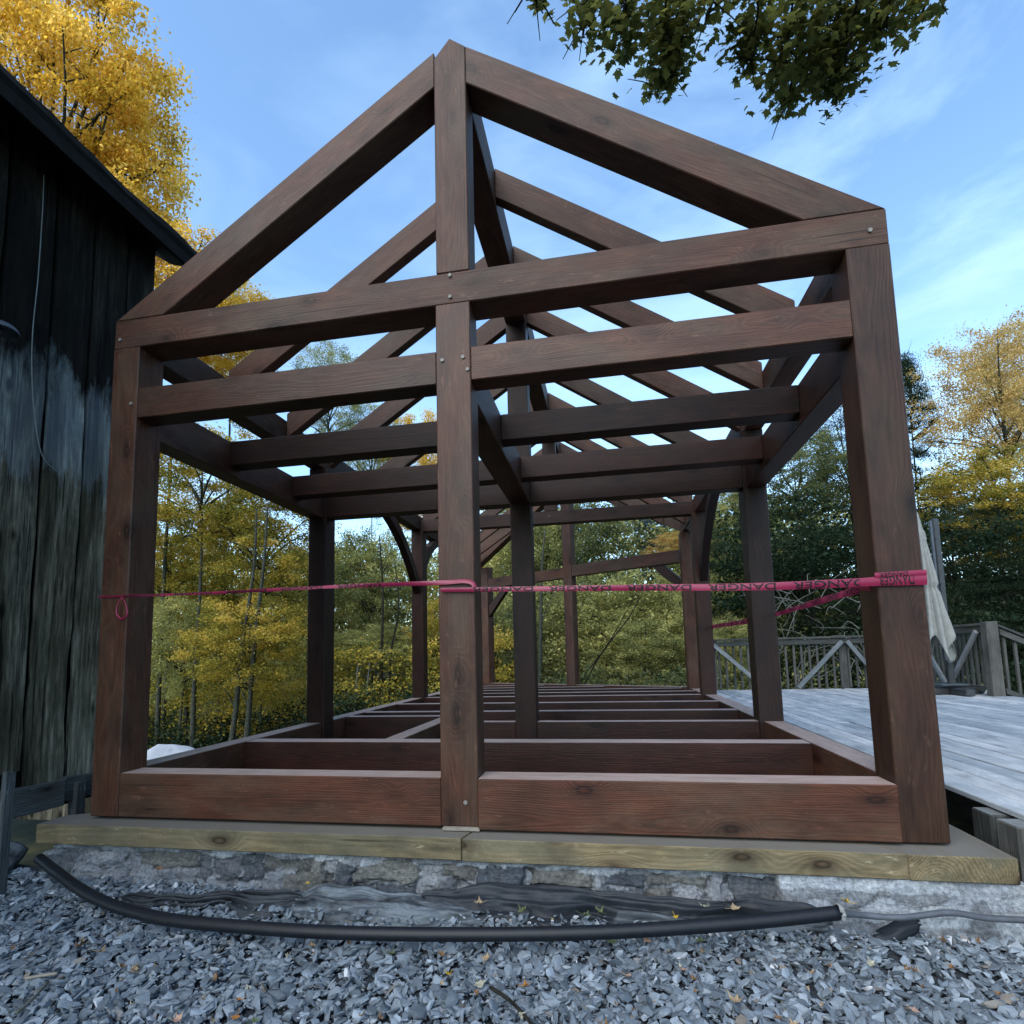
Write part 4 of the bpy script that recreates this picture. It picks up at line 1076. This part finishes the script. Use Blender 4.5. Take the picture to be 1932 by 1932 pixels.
def tree(name, label, cat, key, mat, u, v, Y, ru, rv, bark='bark', group=None, trunk_r=.11, tx=None, lean=0, depth=1.0, rz=None):
    """crown centre seen at (u,v) at depth Y; ru, rv crown half sizes in the same survey units"""
    c0 = at(u, v, 1, Y); dist = (A @ np.array(c0 - CAM))[1]
    rx, rzz = ru * dist / F / 3.0, rv * dist / F / 3.0
    base = Vector((c0.x + (tx or 0), c0.y, gz(c0.x + (tx or 0), min(c0.y, 60)) - .15))
    e = empty(name, base); tag(e, label, cat, group or 'trees round the timber frame')
    cm, bm_ = VAR[key]
    sc = (rx, rx * depth, rzz); ang = rz if rz is not None else tree_n[0] * 2.1; tree_n[0] += 1; trunk_r *= .62
    for nm, me, mt in (('crown', cm, M[mat]), ('branches', bm_, M[bark])):
        o = bpy.data.objects.new(nm, me); COL.objects.link(o)
        if not me.materials: me.materials.append(mt)
        o.material_slots[0].link = 'OBJECT'; o.material_slots[0].material = mt
        o.parent = e; o.location = c0 - base; o.scale = sc; o.rotation_euler = (0, 0, ang)
    top = c0 - base + Vector((0, 0, rzz * 1.2)); pts = [Vector((0, 0, 0)), top.lerp(Vector((0, 0, 0)), .7) + Vector((lean, 0, 0)), top.lerp(Vector((0, 0, 0)), .35) + Vector((lean * .5, .1, 0)), top]
    P = smooth_path(pts, 5); rr_ = [trunk_r * (1 - .8 * i / (len(P) - 1)) for i in range(len(P))]
    to = link('trunk', mesh('trunk', *tube_vf(P, rr_, 9), smooth=True), M[bark]); to.parent = e
    return e
T = tree
# left: golden maple behind the barn and the wood beyond the left side
T('maple_tree', 'huge golden maple rising over the barn roof', 'tree', 'big', 'gold', 95, 255, 9.5, 262, 330, trunk_r=.3, depth=.8)
T('maple_tree', 'golden maple below and right of the huge one behind the barn corner', 'tree', 'a', 'gold', 330, 560, 11, 150, 130, trunk_r=.12)
T('maple_tree', 'smaller golden maple whose tip shows left of the rafter over the tie beam', 'tree', 'a', 'gold', 435, 640, 14, 95, 115, trunk_r=.14)
T('maple_tree', 'yellow maple just behind the left corner post', 'tree', 'b', 'olive', 380, 900, 10, 130, 130, trunk_r=.12)
T('maple_tree', 'broad yellow tree left of the two thin trunks', 'tree', 'c', 'olive', 320, 1060, 12, 110, 110, trunk_r=.12)
T('maple_tree', 'yellow green maple with two thin forked trunks beside the second left post', 'tree', 'b', 'olive', 500, 1010, 11.5, 120, 130, trunk_r=.05)
T('maple_tree', 'low golden leaved maple over the left sill', 'tree', 'c', 'olive', 470, 1215, 10, 125, 100, trunk_r=.03)
T('maple_tree', 'low green maple near the left corner post above the tarp', 'tree', 'c', 'ygreen', 345, 1210, 10.5, 90, 90, trunk_r=.07)
T('maple_tree', 'olive maple behind the broad yellow tree', 'tree', 'a', 'olive', 420, 1090, 17, 180, 150, trunk_r=.16)
T('maple_tree', 'soft green maple between the second and third left posts', 'tree', 'a', 'ygreen', 705, 1105, 15, 95, 120, trunk_r=.10)
T('maple_tree', 'pale green young tree low between the second and third left posts', 'tree', 'b', 'ygreen', 700, 1225, 13, 85, 50, trunk_r=.05)
T('maple_tree', 'gold topped maple seen through the rafters left of the middle post', 'tree', 'a', 'gold', 800, 900, 20, 85, 130, trunk_r=.12)
T('maple_tree', 'yellow maple between the second left post and its neighbour further back', 'tree', 'c', 'olive', 620, 1150, 20, 110, 130, trunk_r=.14)
T('bare_tree', 'thin leafed grey tree whose twigs show under the left rafters', 'tree', 'sparse', 'ygreen', 620, 740, 17, 70, 110, trunk_r=.08)
T('bare_tree', 'thin leafed tree behind the second left rafters', 'tree', 'sparse', 'ygreen', 700, 860, 19, 75, 110, trunk_r=.08)
T('maple_tree', 'yellow leaved sapling seen just left of the middle front post', 'tree', 'b', 'olive', 820, 1190, 14, 45, 90, trunk_r=.05)
# middle: the slope beyond the skewed end wall
T('maple_tree', 'tall grey green maple right of the middle front post', 'tree', 'a', 'ygreen', 985, 1060, 19, 95, 160, trunk_r=.14)
T('maple_tree', 'yellow patched green maple in the middle opening', 'tree', 'b', 'ygreen', 1140, 1165, 15, 110, 90, trunk_r=.08)
T('maple_tree', 'mid green maple behind the middle post of the end wall', 'tree', 'c', 'green', 1070, 1020, 21, 120, 130, trunk_r=.12)
T('maple_tree', 'low pale green tree over the far sill', 'tree', 'a', 'ygreen', 1215, 1235, 13, 100, 75, trunk_r=.06)
T('maple_tree', 'low grey green tree left in the middle opening', 'tree', 'c', 'green', 960, 1225, 14, 75, 80, trunk_r=.06)
T('spruce_tree', 'bluish spruce high in the middle opening', 'conifer', 'cone', 'bluecon', 1225, 985, 24, 60, 110, 'barkdark', trunk_r=.15)
T('maple_tree', 'small orange tree beside the bluish spruce', 'tree', 'b', 'orange', 1262, 1032, 22, 42, 30, trunk_r=.06)
T('maple_tree', 'yellow green tree behind the third right post', 'tree', 'b', 'ygreen', 1290, 1150, 14, 75, 110, trunk_r=.08)
# right: evergreens and golden trees beyond the deck
T('hemlock_tree', 'dark hemlock behind the deck railing between the right posts', 'conifer', 'hem', 'hem', 1530, 1090, 13, 130, 120, 'barkdark', trunk_r=.14)
T('hemlock_tree', 'dark hemlock just right of the third right post', 'conifer', 'hem', 'hem', 1385, 1080, 15, 75, 110, 'barkdark', trunk_r=.14)
T('maple_tree', 'green and yellow maple high between the two right posts', 'tree', 'b', 'green', 1500, 900, 16, 120, 85, trunk_r=.12)
T('hemlock_tree', 'tall dark hemlock behind the right front post', 'conifer', 'hem', 'hem', 1600, 860, 17, 85, 160, 'barkdark', trunk_r=.12)
T('maple_tree', 'pale green tree left of the second right post', 'tree', 'a', 'ygreen', 1385, 965, 19, 60, 75, trunk_r=.1)
T('maple_tree', 'yellow green shrub like tree over the left end of the deck railing', 'tree', 'c', 'ygreen', 1375, 1240, 11.5, 60, 80, trunk_r=.05)
T('hemlock_tree', 'dark hemlock hanging over the deck corner behind the parasol', 'conifer', 'hem', 'hem', 1800, 1060, 13, 130, 125, 'barkdark', trunk_r=.14)
T('hemlock_tree', 'dark hemlock low behind the parasol', 'conifer', 'hem', 'hem', 1700, 1180, 12, 110, 90, 'barkdark', trunk_r=.12)
T('hemlock_tree', 'dark hemlock at the right edge above the stairs', 'conifer', 'hem', 'hem', 1935, 1130, 13, 100, 110, 'barkdark', trunk_r=.12)
T('maple_tree', 'golden maple reaching in from the right above the hemlocks', 'tree', 'a', 'olive', 1880, 925, 13.5, 150, 85, trunk_r=.08, depth=.6)
T('maple_tree', 'olive maple above the stair railing at the right edge', 'tree', 'b', 'olive', 1900, 1010, 15, 90, 70, trunk_r=.1)
T('spruce_tree', 'dark spruce with open tip right of the right front post', 'conifer', 'cone', 'hem', 1725, 850, 18, 90, 190, 'barkdark', trunk_r=.12)
T('maple_tree', 'sparse orange maple against the sky at the right edge', 'tree', 'sparse', 'orange', 1890, 755, 15, 150, 165, trunk_r=.16, depth=.6)
T('maple_tree', 'thin orange green maple behind the sparse orange one', 'tree', 'sparse', 'orange', 1960, 720, 17, 130, 150, trunk_r=.16, depth=.6)

# the two thin forked trunks and other thin stems one can tell apart
def stem(label, pts, r0, bark='bark', Y=9.5, name='sapling'):
    P = smooth_path([at(u, v, 1, Y + dy) for u, v, dy in pts], 6)
    P[0].z = min(P[0].z, gz(P[0].x, P[0].y) - .1)
    rr_ = [r0 * (1 - .7 * i / (len(P) - 1)) for i in range(len(P))]
    br = [tube_vf(P, rr_, 8)]
    for i in range(6, len(P) - 2, 4):
        e = P[i] + Vector((random.uniform(-.9, .9), random.uniform(-.3, .3), random.uniform(.3, .9)))
        br.append(tube_vf(smooth_path([P[i], P[i].lerp(e, .5) + Vector((0, 0, .08)), e], 3), [rr_[i] * .35] * 3 + [rr_[i] * .2] * 4, 5))
    o = link(name, mesh(name, *join(br), smooth=True), M[bark]); tag(o, label, 'sapling', 'thin trunks at the edge of the wood')
stem('left one of the two thin forked grey trunks beyond the left sill', [(432, 1430, 0), (445, 1340, 0), (455, 1230, 0), (478, 1080, 0), (484, 960, 0)], .075)
stem('right one of the two thin forked grey trunks beyond the left sill', [(462, 1430, 0), (470, 1340, 0), (482, 1200, 0), (498, 1060, 0), (505, 950, 0)], .075)
stem('dark thin trunk between the second and third left posts', [(718, 1400, 0), (720, 1250, 0), (722, 1120, 0), (716, 1010, 0)], .06, 'barkdark', 12)
stem('curved thin dark trunk left of the third left post', [(733, 1400, 0), (737, 1240, 0), (752, 1150, 0), (745, 1060, 0)], .045, 'barkdark', 12)
stem('pale thin trunk in the middle opening left of the end wall post', [(1018, 1320, 0), (1020, 1180, 0), (1022, 1080, 0), (1028, 1000, 0)], .07, 'bark', 13)
stem('pale grey stem low between the second and third left posts', [(668, 1420, 0), (670, 1330, 0), (676, 1250, 0)], .05, 'twiggrey', 11)
stem('second pale grey stem low between the second and third left posts', [(684, 1420, 0), (690, 1330, 0), (697, 1250, 0)], .04, 'twiggrey', 11)
stem('dark trunk low left near the tarp', [(350, 1430, 0), (352, 1330, 0), (345, 1200, 0)], .08, 'barkdark', 11)
stem('slanting dark stem in the middle opening', [(1080, 1340, 0), (1130, 1240, 0), (1190, 1160, 0), (1230, 1080, 0)], .025, 'barkdark', 11)
stem('second slanting dark stem in the middle opening', [(1090, 1290, 0), (1150, 1210, 0), (1200, 1120, 0)], .018, 'barkdark', 10.5)
# dead pale brush above the railing
br = []
rb = random.Random(4)
for i in range(46):
    a = at(rb.uniform(1450, 1640), rb.uniform(1120, 1300), 1, 9.4 + rb.uniform(0, 1.2))
    b = a + Vector((rb.uniform(-1.1, 1.1), rb.uniform(-.4, .4), rb.uniform(-.1, .8)))
    br.append(tube_vf(smooth_path([a, a.lerp(b, .5) + Vector((rb.uniform(-.15, .15), 0, rb.uniform(-.05, .2))), b], 4), [.013 - .0011 * q_ for q_ in range(9)], 4))
o = link('dead_brush', mesh('dead_brush', *join(br), smooth=True), M['twiggrey']); tag(o, 'tangle of pale dead branches above the far deck railing', 'brush')

# wood beyond, low growth
def backdrop():
    def mass(name, label, mat, n, nleaf, size, xr, yr, top, crr, flat=.5, cond=None, zp=.8):
        cs = []
        while len(cs) < n:
            x, y = RNG.uniform(*xr), RNG.uniform(*yr)
            z = gz(x, y) + RNG.uniform(0, 1) ** zp * top(x, y)
            if cond is None or cond(x, y, z): cs.append((x, y, z))
        cs = np.array(cs)
        tb = np.clip(.45 + .9 * np.array([mn.noise(Vector((c_[0] * .22, c_[1] * .22, c_[2] * .4))) for c_ in cs]) + RNG.uniform(-.22, .22, n), 0, 1)
        me = cloud_mesh(name, cs, RNG.uniform(crr[0], crr[1], n), nleaf, size, flat, .62, tb)
        o = link(name, me, M[mat]); tag(o, label, 'woodland', None, 'stuff')
    nz = lambda x, y: mn.noise(Vector((x * .12, y * .2, 0)))
    mass('distant_woodland', 'yellow green wood far behind the left half of the timber frame', 'ygreen', 1100, 90000, .23, (-50, 0), (25, 42), lambda x, y: 8.0 + 3 * nz(x, y), (1.0, 1.8))
    mass('distant_woodland', 'grey green wooded slope far behind the middle opening', 'ygreen', 800, 70000, .22, (-4, 14), (22, 34), lambda x, y: 8.5 + 2 * nz(x, y), (.9, 1.6))
    mass('distant_woodland', 'dark wood far behind the deck', 'hem', 900, 70000, .24, (9, 46), (20, 36), lambda x, y: 9 + 2.5 * nz(x, y), (1.0, 1.8))
    mass('near_woodland', 'mixed green and yellow thicket behind the two thin forked trunks', 'ygreen', 520, 85000, .115, (-19, -1.5), (14.5, 20), lambda x, y: 6.4 + 1.5 * nz(x * 2, y), (.5, .95), .4)
    mass('near_woodland', 'pale green thicket right behind the skewed end wall', 'ygreen', 360, 60000, .105, (-1.5, 8), (13.5, 19), lambda x, y: 4.6 + nz(x * 2, y), (.5, .9), .4)
    mass('near_woodland', 'dark evergreen thicket beyond the deck railing', 'hem', 420, 85000, .11, (6.0, 22), (11.0, 17), lambda x, y: 5.6 + nz(x * 2, y), (.5, .95), .3)
    mass('near_woodland', 'low leafy yellow green saplings at the wood edge left of the frame', 'olive', 300, 42000, .095, (-15, .5), (10.6, 14), lambda x, y: 2.6, (.35, .6), .5, lambda x, y, z: x < -1.0 or y > 11.2, 1)
    mass('undergrowth', 'low dark undergrowth at the edge of the wood on the left', 'hem', 480, 45000, .10, (-16, 1.5), (9.8, 14), lambda x, y: 1.3, (.35, .6), .5, lambda x, y, z: x < -.7 or y > 10.6, 1)
    mass('undergrowth', 'low green undergrowth beyond the deck', 'green', 260, 26000, .10, (1.5, 16), (9.6, 13), lambda x, y: 1.5, (.35, .6), .5, None, 1)
backdrop()

# small buildings far in the wood
def shed(name, label, cat, u, v, Y, w, d, h, roofh, wall, roofm):
    c0 = at(u, v, 1, Y); e = empty(name, (c0.x, c0.y, c0.z - h)); tag(e, label, cat); bpy.context.view_layer.update()
    dpart(box('wall', c0.x - w / 2, c0.x + w / 2, c0.y, c0.y + d, c0.z - h, c0.z, X_, wall, None), e)
    prism = prism_yz('roof', [(c0.y - .3, c0.z - .05), (c0.y + d / 2, c0.z + roofh), (c0.y + d + .3, c0.z - .05), (c0.y + d / 2, c0.z + roofh - .12)], c0.x - w / 2 - .3, c0.x + w / 2 + .3, X_, roofm, None); dpart(prism, e)
    dpart(box('door', c0.x - .45, c0.x + .45, c0.y - .03, c0.y - .005, c0.z - h, c0.z - h * .12, Z_, M['barkdark'], None), e)
shed('shed', 'dark shed with a grey roof low in the wood left of the third left post', 'shed', 752, 1278, 17.5, 2.2, 2, 1.6, .5, M['barkdark'], M['conduit'])
shed('far_house', 'small white house with a red roof far behind the second left post', 'house', 556, 1216, 26, 1.9, 3, .55, .45, M['white'], M['redroof'])

# overhanging maple at the top right; its trunk stands right of the viewer
mt = empty('maple_tree', (7.8, -3.4, -.4)); tag(mt, 'dark leaved maple whose branches hang into the top right of the view', 'tree')
mt.location = (7.8, -3.4, -.4); bpy.context.view_layer.update()
P = smooth_path([(7.8, -3.4, -.4), (7.7, -3.3, 2), (7.6, -3.1, 4.5), (7.3, -2.9, 7.5)], 6)
dpart(link('trunk', mesh('trunk', *tube_vf(P, [.28 - .006 * i for i in range(len(P))], 12), smooth=True), M['bark']), mt)
def overhang():
    rl = random.Random(21)
    regions = []   # (u, v, spread u, spread v, count)
    for (u0, v0, u1, v1, w, n) in [(1010, -30, 1024, 12, 20, 40), (1110, -20, 1100, 60, 45, 150), (1180, -20, 1180, 70, 60, 300), (1260, -20, 1255, 80, 60, 380), (1290, 40, 1262, 150, 42, 240), (1250, 120, 1240, 172, 30, 80), (1350, -30, 1330, 25, 60, 150),
                                   (1430, -10, 1400, 120, 38, 220), (1500, -20, 1480, 130, 70, 520), (1590, -30, 1570, 100, 85, 620), (1500, 120, 1478, 205, 36, 190), (1600, 90, 1575, 185, 46, 240), (1680, -30, 1650, 70, 70, 380), (1760, -40, 1735, 25, 34, 110), (1560, 60, 1540, 150, 55, 220)]:
        regions.append((u0, v0, u1, v1, w, n))
    leafV, tints, stems = [], [], []
    hub = Vector((5.6, -1.6, 7.2))
    base = np.array([(0, 0)] + MP)
    subs = [at(1090, -230, 2, 6.0), at(1290, -260, 2, 6.1), at(1560, -260, 2, 6.1), at(1760, -200, 2, 6.0)]
    heart = Vector((6.2, -1.9, 7.6))
    for sb_ in subs:
        lp_ = smooth_path([heart, heart.lerp(sb_, .5) + Vector((0, 0, .25)), sb_], 5)
        stems.append(tube_vf(lp_, [.05 - .003 * i for i in range(len(lp_))], 6))
    def leaf(p, sz, tt):
        n_ = Vector((rl.gauss(0, .55), rl.gauss(0, .55) - .35, 1)).normalized()
        tdir = Vector((rl.gauss(0, .5), rl.gauss(0, .5) + .25, -.8)); tdir = (tdir - n_ * tdir.dot(n_)).normalized()
        b = n_.cross(tdir); curl = rl.uniform(.1, .5)
        pts = [p + tdir * (y * sz) + b * (x * sz * .95) - n_ * (curl * sz * (x * x + y * y) * .5) for x, y in base]
        k_ = len(base) - 1
        for j in range(k_): leafV.extend([pts[0], pts[1 + j], pts[1 + (j + 1) % k_]])
        tints.extend([tt] * (k_ * 3))
    def above_view(p):   # the crown above keeps clear of the open sky the photograph shows
        q_ = A @ np.array(p - CAM); return q_[1] > .1 and CY - F * q_[2] / q_[1] < -25 or q_[1] <= .1
    clumps = [sb_ + Vector((rl.gauss(0, .55), rl.gauss(0, .5), rl.gauss(.1, .35))) for sb_ in subs for _ in range(9)] + [heart + Vector((rl.gauss(0, 1.1), rl.gauss(0, 1.0), rl.gauss(.2, .7))) for _ in range(34)] + [heart.lerp(rl.choice(subs), rl.random()) + Vector((rl.gauss(0, .5), rl.gauss(0, .5), rl.gauss(.1, .4))) for _ in range(30)]
    for cl_ in clumps:
        for _ in range(70):
            p = cl_ + Vector((rl.gauss(0, .26), rl.gauss(0, .26), rl.gauss(0, .17)))
            if above_view(p): leaf(p, rl.uniform(.032, .055), min(1, max(0, .3 + rl.uniform(-.25, .4))))
    for (u0, v0, u1, v1, w, n) in regions:
        dep = rl.uniform(5.0, 5.5)
        def pt(u, v, zz): return at(u, v, 2, zz)
        zc = rl.uniform(4.85, 5.3)
        pa_, pb_ = pt(u0, v0, zc), pt(u1, v1, zc)
        sb_ = min(subs, key=lambda q_: (q_ - pa_).length)
        pth = smooth_path([sb_, sb_.lerp(pa_, .5) + Vector((rl.uniform(-.15, .15), rl.uniform(-.1, .1), .05)), pa_, pb_ + Vector((0, 0, -.05))], 5)
        stems.append(tube_vf(pth, [.016 - .0008 * i for i in range(len(pth))], 6))
        for _ in range(5):
            i_ = rl.randrange(8, len(pth) - 1); e_ = pth[i_] + Vector((rl.uniform(-.25, .25), rl.uniform(-.2, .2), rl.uniform(-.16, .02)))
            stems.append(tube_vf([pth[i_], pth[i_].lerp(e_, .5) + Vector((0, 0, .02)), e_], [.006, .004, .0025], 5))
        for i in range(n):
            t = rl.random() ** .8; c0 = pa_.lerp(pb_, t)
            wr = w / F * 5.2 * (1.05 - .35 * t)
            p = c0 + Vector((rl.gauss(0, .45), rl.gauss(0, .45), rl.gauss(0, .35))) * wr
            n_ = Vector((rl.gauss(0, .55), rl.gauss(0, .55) - .35, 1)).normalized()
            tdir = Vector((rl.gauss(0, .5), rl.gauss(0, .5) + .25, -.8)); tdir = (tdir - n_ * tdir.dot(n_)).normalized()
            b = n_.cross(tdir); sz = rl.uniform(.030, .052)
            curl = rl.uniform(.1, .5)
            pts = [p + tdir * (y * sz) + b * (x * sz * .95) - n_ * (curl * sz * (x * x + y * y) * .5) for x, y in base]
            k_ = len(base) - 1
            for j in range(k_):
                leafV += [pts[0], pts[1 + j], pts[1 + (j + 1) % k_]]
            tt = min(1, max(0, .30 + .35 * mn.noise(c0 * 2) + rl.uniform(-.25, .35)))
            tints += [tt] * (k_ * 3)
    me = np_mesh('crown', np.array([tuple(v) for v in leafV]), 3)
    a = me.attributes.new('tint', 'FLOAT', 'POINT'); a.data.foreach_set('value', np.array(tints, dtype=np.float32))
    dpart(link('crown', me, M['maple']), mt)
    stems.append(tube_vf(smooth_path([(7.5, -3.0, 5.8), (6.6, -2.3, 6.9), tuple(heart)], 6), [.09 - .005 * i for i in range(13)], 8))
    dpart(link('branches', mesh('branches', *join(stems), smooth=True), M['barkdark']), mt)
overhang()

# ------------------------------------------------------------------ sky and light
SUN_EL, SUN_ROT = R(42), R(200)
w = bpy.data.worlds.new('World'); scene.world = w; w.use_nodes = True
nt = w.node_tree; nt.nodes.clear()
out = nt.nodes.new('ShaderNodeOutputWorld'); bg = nt.nodes.new('ShaderNodeBackground'); sky = nt.nodes.new('ShaderNodeTexSky')
sky.sky_type = 'NISHITA'; sky.sun_disc = False; sky.sun_elevation = SUN_EL; sky.sun_rotation = SUN_ROT; sky.air_density = 1.0; sky.dust_density = .6; sky.ozone_density = 1.2
tc = nt.nodes.new('ShaderNodeTexCoord'); mp = nt.nodes.new('ShaderNodeMapping'); mp.inputs['Scale'].default_value = (1.0, 1.6, 2.8)
no = nt.nodes.new('ShaderNodeTexNoise'); no.inputs['Scale'].default_value = 3.4; no.inputs['Detail'].default_value = 6; no.inputs['Roughness'].default_value = .55; no.inputs['Distortion'].default_value = .4
rp = nt.nodes.new('ShaderNodeValToRGB'); rp.color_ramp.elements[0].position = .40; rp.color_ramp.elements[1].position = .70
rp.color_ramp.elements[0].color = (0, 0, 0, 1); rp.color_ramp.elements[1].color = (.75, .75, .75, 1)
mx = nt.nodes.new('ShaderNodeMix'); mx.data_type = 'RGBA'
nt.links.new(tc.outputs['Generated'], mp.inputs['Vector']); nt.links.new(mp.outputs[0], no.inputs['Vector']); nt.links.new(no.outputs['Fac'], rp.inputs['Fac'])
sx = nt.nodes.new('ShaderNodeSeparateXYZ'); nt.links.new(tc.outputs['Generated'], sx.inputs[0])
def wm(op, a, b):
    n = nt.nodes.new('ShaderNodeMath'); n.operation = op
    for i, q_ in enumerate((a, b)):
        if hasattr(q_, 'is_output'): nt.links.new(q_, n.inputs[i])
        else: n.inputs[i].default_value = q_
    return n.outputs[0]
cov = wm('ADD', wm('MULTIPLY', sx.outputs['X'], .75), wm('MULTIPLY', sx.outputs['Z'], -.9)); cov = wm('ADD', cov, 1.1)
cl = nt.nodes.new('ShaderNodeClamp'); nt.links.new(cov, cl.inputs['Value']); cl.inputs['Min'].default_value = .10
nt.links.new(wm('MULTIPLY', rp.outputs['Color'], cl.outputs[0]), mx.inputs[0]); tn = nt.nodes.new('ShaderNodeMix'); tn.data_type = 'RGBA'; tn.blend_type = 'MULTIPLY'; tn.inputs[0].default_value = 1; tn.inputs[7].default_value = (.86, 1.0, 1.04, 1)
nt.links.new(sky.outputs[0], tn.inputs[6]); nt.links.new(tn.outputs[2], mx.inputs[6]); mx.inputs[7].default_value = (2.3, 3.35, 4.3, 1)
nt.links.new(mx.outputs[2], bg.inputs['Color']); nt.links.new(bg.outputs[0], out.inputs['Surface'])
bg.inputs['Strength'].default_value = .10
ld = bpy.data.lights.new('sun', 'SUN'); ld.energy = 1.1; ld.angle = R(60); ld.color = (1, .93, .85)
lo = bpy.data.objects.new('sun', ld); COL.objects.link(lo)
sd = Vector((math.sin(SUN_ROT) * math.cos(SUN_EL), math.cos(SUN_ROT) * math.cos(SUN_EL), math.sin(SUN_EL)))
lo.rotation_euler = sd.to_track_quat('Z', 'Y').to_euler(); lo.location = sd * 50
vs = scene.view_settings; vs.view_transform = 'Standard'; vs.look = 'None'; vs.gamma = 1; vs.use_curve_mapping = False; vs.exposure = 1.95
scene.render.resolution_x = 1024; scene.render.resolution_y = 1024
